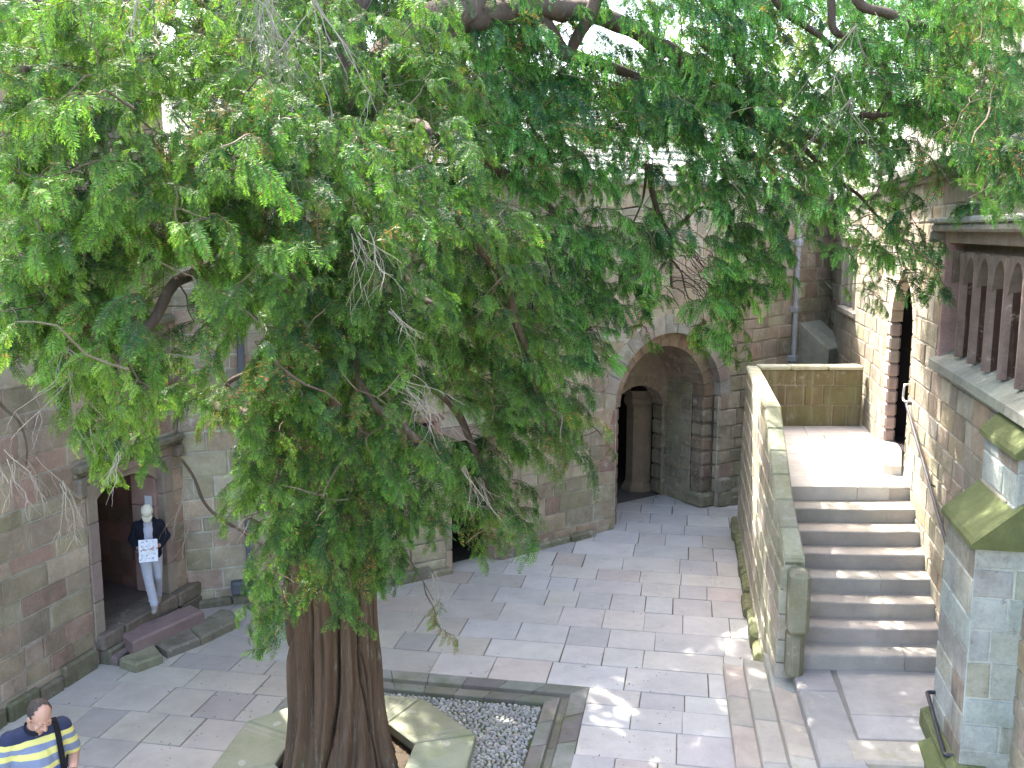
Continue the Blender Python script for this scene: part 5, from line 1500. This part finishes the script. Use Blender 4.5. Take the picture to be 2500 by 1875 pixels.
mb = MB(); capsule(mb, (0, .055, .95), .105, (0, .06, 1.24), .10); capsule(mb, (0, .045, 1.34), .075, (0, .05, 1.3), .08)
fg.fuse('shirt', mb, M['shirt'], .009)
mb = MB()
for h, k, a in LEGS: capsule(mb, h, .10, k, .073); capsule(mb, k, .073, (a[0], a[1], a[2]+.03), .062); capsule(mb, (a[0], a[1]+.01, a[2]+.035), .066, (a[0], a[1], a[2]), .058)
capsule(mb, (-.06, 0, .92), .115, (.06, 0, .92), .115)
for k_ in range(8):
    h, k, a = LEGS[k_ % 2]; t = R.uniform(.3, 1); c0 = Vector(k).lerp(Vector(a), t); capsule(mb, c0+Vector((-.05, .03, R.uniform(-.02, .03))), .018, c0+Vector((.05, .035, R.uniform(-.03, .03))), .016, 8)
fg.fuse('trousers', mb, M['trous'], .009, smooth=3)
for h, k, a in LEGS:
    mb = MB(); capsule(mb, (a[0], a[1]-.03, .055), .048, (a[0], a[1]+.15, .042), .04); capsule(mb, (a[0], a[1]-.02, .10), .045, (a[0], a[1]+.03, .08), .045); so_ = fg.fuse('shoe', mb, M['canvas'], .008)
mb = MB()
tmp = MB(); ell(tmp, (0, -.008, .045), (.088, .108, .088), zmin=-.25); mb.add([q(*v) for v in tmp.v], tmp.f, (1, 1, 1))
tmp = MB(); N = 12
for zo in (0, -.008):
    for i in range(N+1):
        a = math.pi*i/N; tmp.v += [(math.cos(a)*.078, .05+math.sin(a)*.035, .032+zo), (math.cos(a)*.076, .065+math.sin(a)*.105, .018-.02*math.sin(a)+zo)]
B = 2*(N+1)
for i in range(N):
    a = 2*i; tmp.f += [(a, a+1, a+3, a+2), (B+a+2, B+a+3, B+a+1, B+a), (a+1, B+a+1, B+a+3, a+3)]
mb.add([q(*v) for v in tmp.v], tmp.f, (1, 1, 1))
tmp = MB(); ell(tmp, (0, -.008, .133), (.009, .009, .006)); mb.add([q(*v) for v in tmp.v], tmp.f, (1, 1, 1))
cp_ = fg.hard('cap', mb, M['cap'], None, True)
# the sheet he reads
def sheet(root_label, fg, c, ux, uz, w_, h_, marks, cat='leaflet'):
    c = Vector(c); ux = Vector(ux).normalized(); uz = Vector(uz); uz = (uz-ux*uz.dot(ux)).normalized(); n = ux.cross(uz)
    mb = MB(); nx, nz = 8, 8; V = []
    for j in range(nz+1):
        for i in range(nx+1):
            s_, t = i/nx-.5, j/nz-.5; V.append(c+ux*s_*w_+uz*t*h_+n*(.012*abs(s_)*2+.006*math.sin(t*5+s_*4)))
    fs = [(j*(nx+1)+i, j*(nx+1)+i+1, (j+1)*(nx+1)+i+1, (j+1)*(nx+1)+i) for j in range(nz) for i in range(nx)]
    mb.add(V, fs, (.66, .68, .74))
    mb.add([v-n*.002 for v in V], [tuple(reversed(f)) for f in fs], (.66, .68, .74))
    rr = random.Random(4)
    if marks:
        for j in range(5):
            for i in range(3):
                cx, cy = (-.3+.3*i)+rr.uniform(-.03, .03), .38-.19*j+rr.uniform(-.02, .02)
                for k in range(4):
                    a, b = cx+rr.uniform(-.06, .06), cy+rr.uniform(-.045, .045); l, h = rr.uniform(.02, .07), rr.uniform(.012, .035); p_ = lambda s_, t: c+ux*s_*w_+uz*t*h_+n*(.012*abs(s_)*2+.006*math.sin(t*5+s_*4)+.0012)
                    for sgn in ((1,)): mb.quad(p_(a, b), p_(a+l, b), p_(a+l, b+h), p_(a, b+h), rr.choice([(.12, .12, .2), (.2, .2, .25), (.16, .1, .16)]))
                    
    mb.v = [tuple(fg.w(v)) for v in mb.v]
    o = mb.build('leaflet', M['pap2']); return tag(o, root_label, cat)
M['pap2'] = attr_plain('printed_paper', .8)
sheet('white sheet printed with small dark figures held by the man in the doorway', fg, (0, .325, 1.00), (-1, 0, 0), (0, -.28, 1), .27, .335, True)
# --- the man in the striped shirt, lower left
r2 = empty('person', (-4.16, 7.72, 0), 'person with thinning dark hair in a blue, yellow and grey striped shirt', 'person')
fg = Fig(r2, (-4.14, 7.78, 0), (.62, -.78), 1.075)
mb = MB()
q = headshape(mb, (.02, .10, 1.565), .62, 1.08, -.25)
capsule(mb, (0, .0, 1.40), .075, (.01, .055, 1.52), .066)
capsule(mb, (0, .01, 1.0), .15, (0, .0, 1.22), .14); capsule(mb, (-.11, .0, 1.31), .09, (.11, .0, 1.31), .09)
capsule(mb, (.19, 0, 1.37), .065, (.275, -.02, 1.11), .05); capsule(mb, (.275, -.02, 1.11), .048, (.20, .22, 1.03), .032)
capsule(mb, (-.19, 0, 1.37), .065, (-.27, -.03, 1.09), .05); capsule(mb, (-.27, -.03, 1.09), .047, (-.25, .14, .90), .032)
hand(mb, (.195, .235, 1.03), (-.25, .95, -.05), (-.6, .1, -.6), -1, .5); hand(mb, (-.248, .15, .885), (.1, .6, -.75), (.6, .2, 0), 1, .45)
for x in (-1, 1): capsule(mb, (x*.10, 0, .92), .08, (x*.11, .02, .5), .055); capsule(mb, (x*.11, .02, .5), .053, (x*.12, -.02, .09), .04); capsule(mb, (x*.12, -.02, .08), .04, (x*.13, .11, .04), .032)
b2 = fg.fuse('body', mb, M['skin'], .006, smooth=2)
face(fg, q, b2)
# polo shirt, striped round the body
m, nt, p = base_mat('striped_polo')
z = nd(nt, 'ShaderNodeSeparateXYZ'); nt.links.new(nd(nt, 'ShaderNodeTexCoord').outputs['Object'], z.inputs[0])
rp = nd(nt, 'ShaderNodeValToRGB'); rp.color_ramp.interpolation = 'CONSTANT'
NVY, YEL, SLT, BLU, ROY = (.018, .024, .06), (.62, .56, .18), (.17, .20, .29), (.09, .12, .30), (.03, .045, .22)
bands = [(0, ROY), (.80, SLT), (.87, NVY), (.95, YEL), (.99, ROY), (1.075, SLT), (1.115, BLU), (1.16, YEL), (1.205, SLT), (1.275, YEL), (1.33, SLT), (1.375, YEL), (1.415, NVY)]
els = rp.color_ramp.elements
for i, (zz, c) in enumerate(bands):
    e = els[i] if i < 2 else els.new(zz*1.045/2)
    e.position = zz*1.045/2; e.color = (*c, 1)
nt.links.new(mathn(nt, 'MULTIPLY', mathn(nt, 'ADD', z.outputs['Z'], mathn(nt, 'MULTIPLY', noise(nt, 9, 3, .5), .02)), .5), rp.inputs[0])
nt.links.new(rp.outputs[0], p.inputs['Base Color']); p.inputs['Roughness'].default_value = .9
M['polo'] = m
mb = MB()
for x in (-1, 1):
    capsule(mb, (x*.055, .01, .95), .155, (x*.06, .0, 1.22), .15); capsule(mb, (x*.19, 0, 1.372), .085, (x*.262, -.018, 1.165), .074); capsule(mb, (x*.03, -.01, 1.39), .075, (x*.15, 0, 1.375), .08)
capsule(mb, (0, .06, 1.02), .15, (0, .04, 1.2), .14); capsule(mb, (-.13, .0, 1.31), .105, (.13, .0, 1.31), .105)
for k_ in range(10): a = R.uniform(-1, 1); capsule(mb, (a*.15, .15-abs(a)*.06, R.uniform(.95, 1.2)), .02, (a*.1+R.uniform(-.06, .06), .16-abs(a)*.06, R.uniform(.95, 1.2)), .02, 8)
fg.fuse('polo_shirt', mb, M['polo'], .009, smooth=3)
mb = MB(); N = 20; V = []
for i in range(N+1):
    a = math.radians(-60)+2*math.pi*(300/360)*i/N+math.radians(150-0); x, y = math.cos(a), math.sin(a)
    V += [(x*.092, .022+y*.085, 1.452-.05*(y > 0)*y), (x*.078, .022+y*.072, 1.485-.045*(y > 0)*y)]
mb.add(V, [(2*i, 2*i+2, 2*i+3, 2*i+1) for i in range(N)], (1, 1, 1))
fg.hard('collar', mb, M['navy2'] if 'navy2' in M else M['navy'], None, True)
mb = MB(); capsule(mb, (-.07, 0, .90), .15, (.07, 0, .90), .15)
for x in (-1, 1): capsule(mb, (x*.10, 0, .90), .115, (x*.11, .02, .5), .085); capsule(mb, (x*.11, .02, .5), .085, (x*.12, -.02, .09), .075)
fg.fuse('trousers', mb, M['jean'], .011)
for x in (-1, 1): mb = MB(); capsule(mb, (x*.12, -.04, .055), .05, (x*.13, .14, .042), .042); fg.fuse('shoe', mb, M['navy'], .009)
# short hair at the sides and back, thin on top
mb = MB(); tmp = MB()
n, m_ = 26, 14
for j in range(m_+1):
    t = -.55+2.07*j/m_
    for i in range(n+1):
        a = math.radians(165-8*math.sin(j*2.1))+math.radians(210+16*math.sin(j*2.1))*i/n; k = 1.055+.02*math.sin(i*7+j*3)
        tmp.v.append((.076*k*math.cos(t)*math.cos(a), -.012+.096*k*math.cos(t)*math.sin(a), .03+.094*k*math.sin(t)))
for j in range(m_):
    for i in range(n): a = j*(n+1)+i; tmp.f.append((a, a+1, a+n+2, a+n+1))
mb.add([q(*v) for v in tmp.v], tmp.f, (1, 1, 1)); fg.hard('hair', mb, M['hair'], b2, True)
mb = MB(); c0, c1 = Vector((.215, .172, 1.046)), Vector((.206, .20, 1.038)); tube(mb, [c0, c1], .041, 12); fg.hard('wristwatch', mb, M['black'], None, True)
sheet('folded white leaflet held by the man in the striped shirt', fg, (.13, .37, 1.06), (.3, 1, .1), (-.6, .05, .75), .21, .075, False)
rb = empty('shoulder_bag', fg.w((.2, -.25, .9)), 'black shoulder bag and strap worn by the man in the striped shirt', 'bag')
f2 = Fig(rb, fg.o, (.62, -.78), 1.075)
mb = MB(); pts = [(.16, .155, 1.05), (.15, .15, 1.2), (.145, .10, 1.36), (.14, .03, 1.455), (.14, -.06, 1.43), (.16, -.14, 1.25), (.19, -.17, 1.05)]
P2, _ = smoothpath(pts, [1]*len(pts), 6)
for a, b in zip(P2[:-1], P2[1:]):
    x = Vector((.022, 0, 0)); mb.quad(a-x, a+x, b+x, b-x, (0, 0, 0)); u_ = Vector((0, .004, .004)); mb.quad(b-x-u_, b+x-u_, a+x-u_, a-x-u_, (0, 0, 0))
f2.hard('strap', mb, M['bagm'], rb)
mb = MB(); capsule(mb, (.10, -.22, 1.22), .07, (.22, -.22, 1.22), .07); capsule(mb, (.10, -.23, .98), .09, (.25, -.22, .98), .09); capsule(mb, (.1, -.22, 1.22), .07, (.1, -.23, .98), .09); capsule(mb, (.24, -.22, 1.2), .06, (.26, -.22, .98), .08)
f2.fuse('bag_body', mb, M['bagm'], .012)

# ------------------------------------------------------------------ trees beyond the roofs
def bgtree(loc, h, rad, tint, label):
    root = empty('background_tree', loc, label, 'tree', 'trees beyond the castle roofs')
    mb = MB(); x, y, z = loc; tube(mb, [(x, y, z), (x+.2, y, z+h*.4), (x, y+.3, z+h*.8)], [.45, .3, .1], 8, (.1, .08, .06), 3)
    for k in range(9):
        a = R.uniform(0, 6.28); z0 = z+h*R.uniform(.35, .7); tube(mb, [(x, y, z0), (x+math.cos(a)*rad*.5, y+math.sin(a)*rad*.5, z0+h*.15), (x+math.cos(a)*rad*.8, y+math.sin(a)*rad*.8, z0+h*.2)], [.14, .08, .03], 6, (.1, .08, .06), 3)
    mb.build('trunk', M['bark'], root)
    mb = MB()
    cl = [(Vector((R.gauss(0, .5)*rad, R.gauss(0, .5)*rad, h*R.uniform(.35, 1.0)))) for _ in range(46)]
    for c in cl:
        c = Vector((c.x*(1.15-.6*max(0, c.z/h-.5)), c.y*(1.15-.6*max(0, c.z/h-.5)), c.z)); cr_ = rad*R.uniform(.18, .34); cb = jit(tint, .25)
        for _ in range(150):
            d = Vector((R.gauss(0, 1), R.gauss(0, 1), R.gauss(0, .7))); d = d.normalized()*cr_*R.uniform(.4, 1)**.5; o = Vector(loc)+c+d
            u = Vector((R.gauss(0, 1), R.gauss(0, 1), R.gauss(0, 1))).normalized(); v = u.orthogonal().normalized(); s_ = R.uniform(.09, .17)
            mb.add([o-u*s_, o-v*s_*.5, o+u*s_, o+v*s_*.5], [(0, 1, 2, 3)], jit(cb, .2))
    mb.build('crown', M['leaf'], root)
bgtree((9.5, 36, 0), 14.5, 4.2, (.14, .20, .05), 'pale yellow-green leafy tree beyond the roofs, right of the gap of sky')
bgtree((15, 40, 0), 15, 4.5, (.07, .13, .085), 'blue-green leafy tree beyond the roofs, behind the hall')
bgtree((3, 48, 0), 13, 4.5, (.09, .15, .05), 'mid green leafy tree low behind the slate roof ridge')
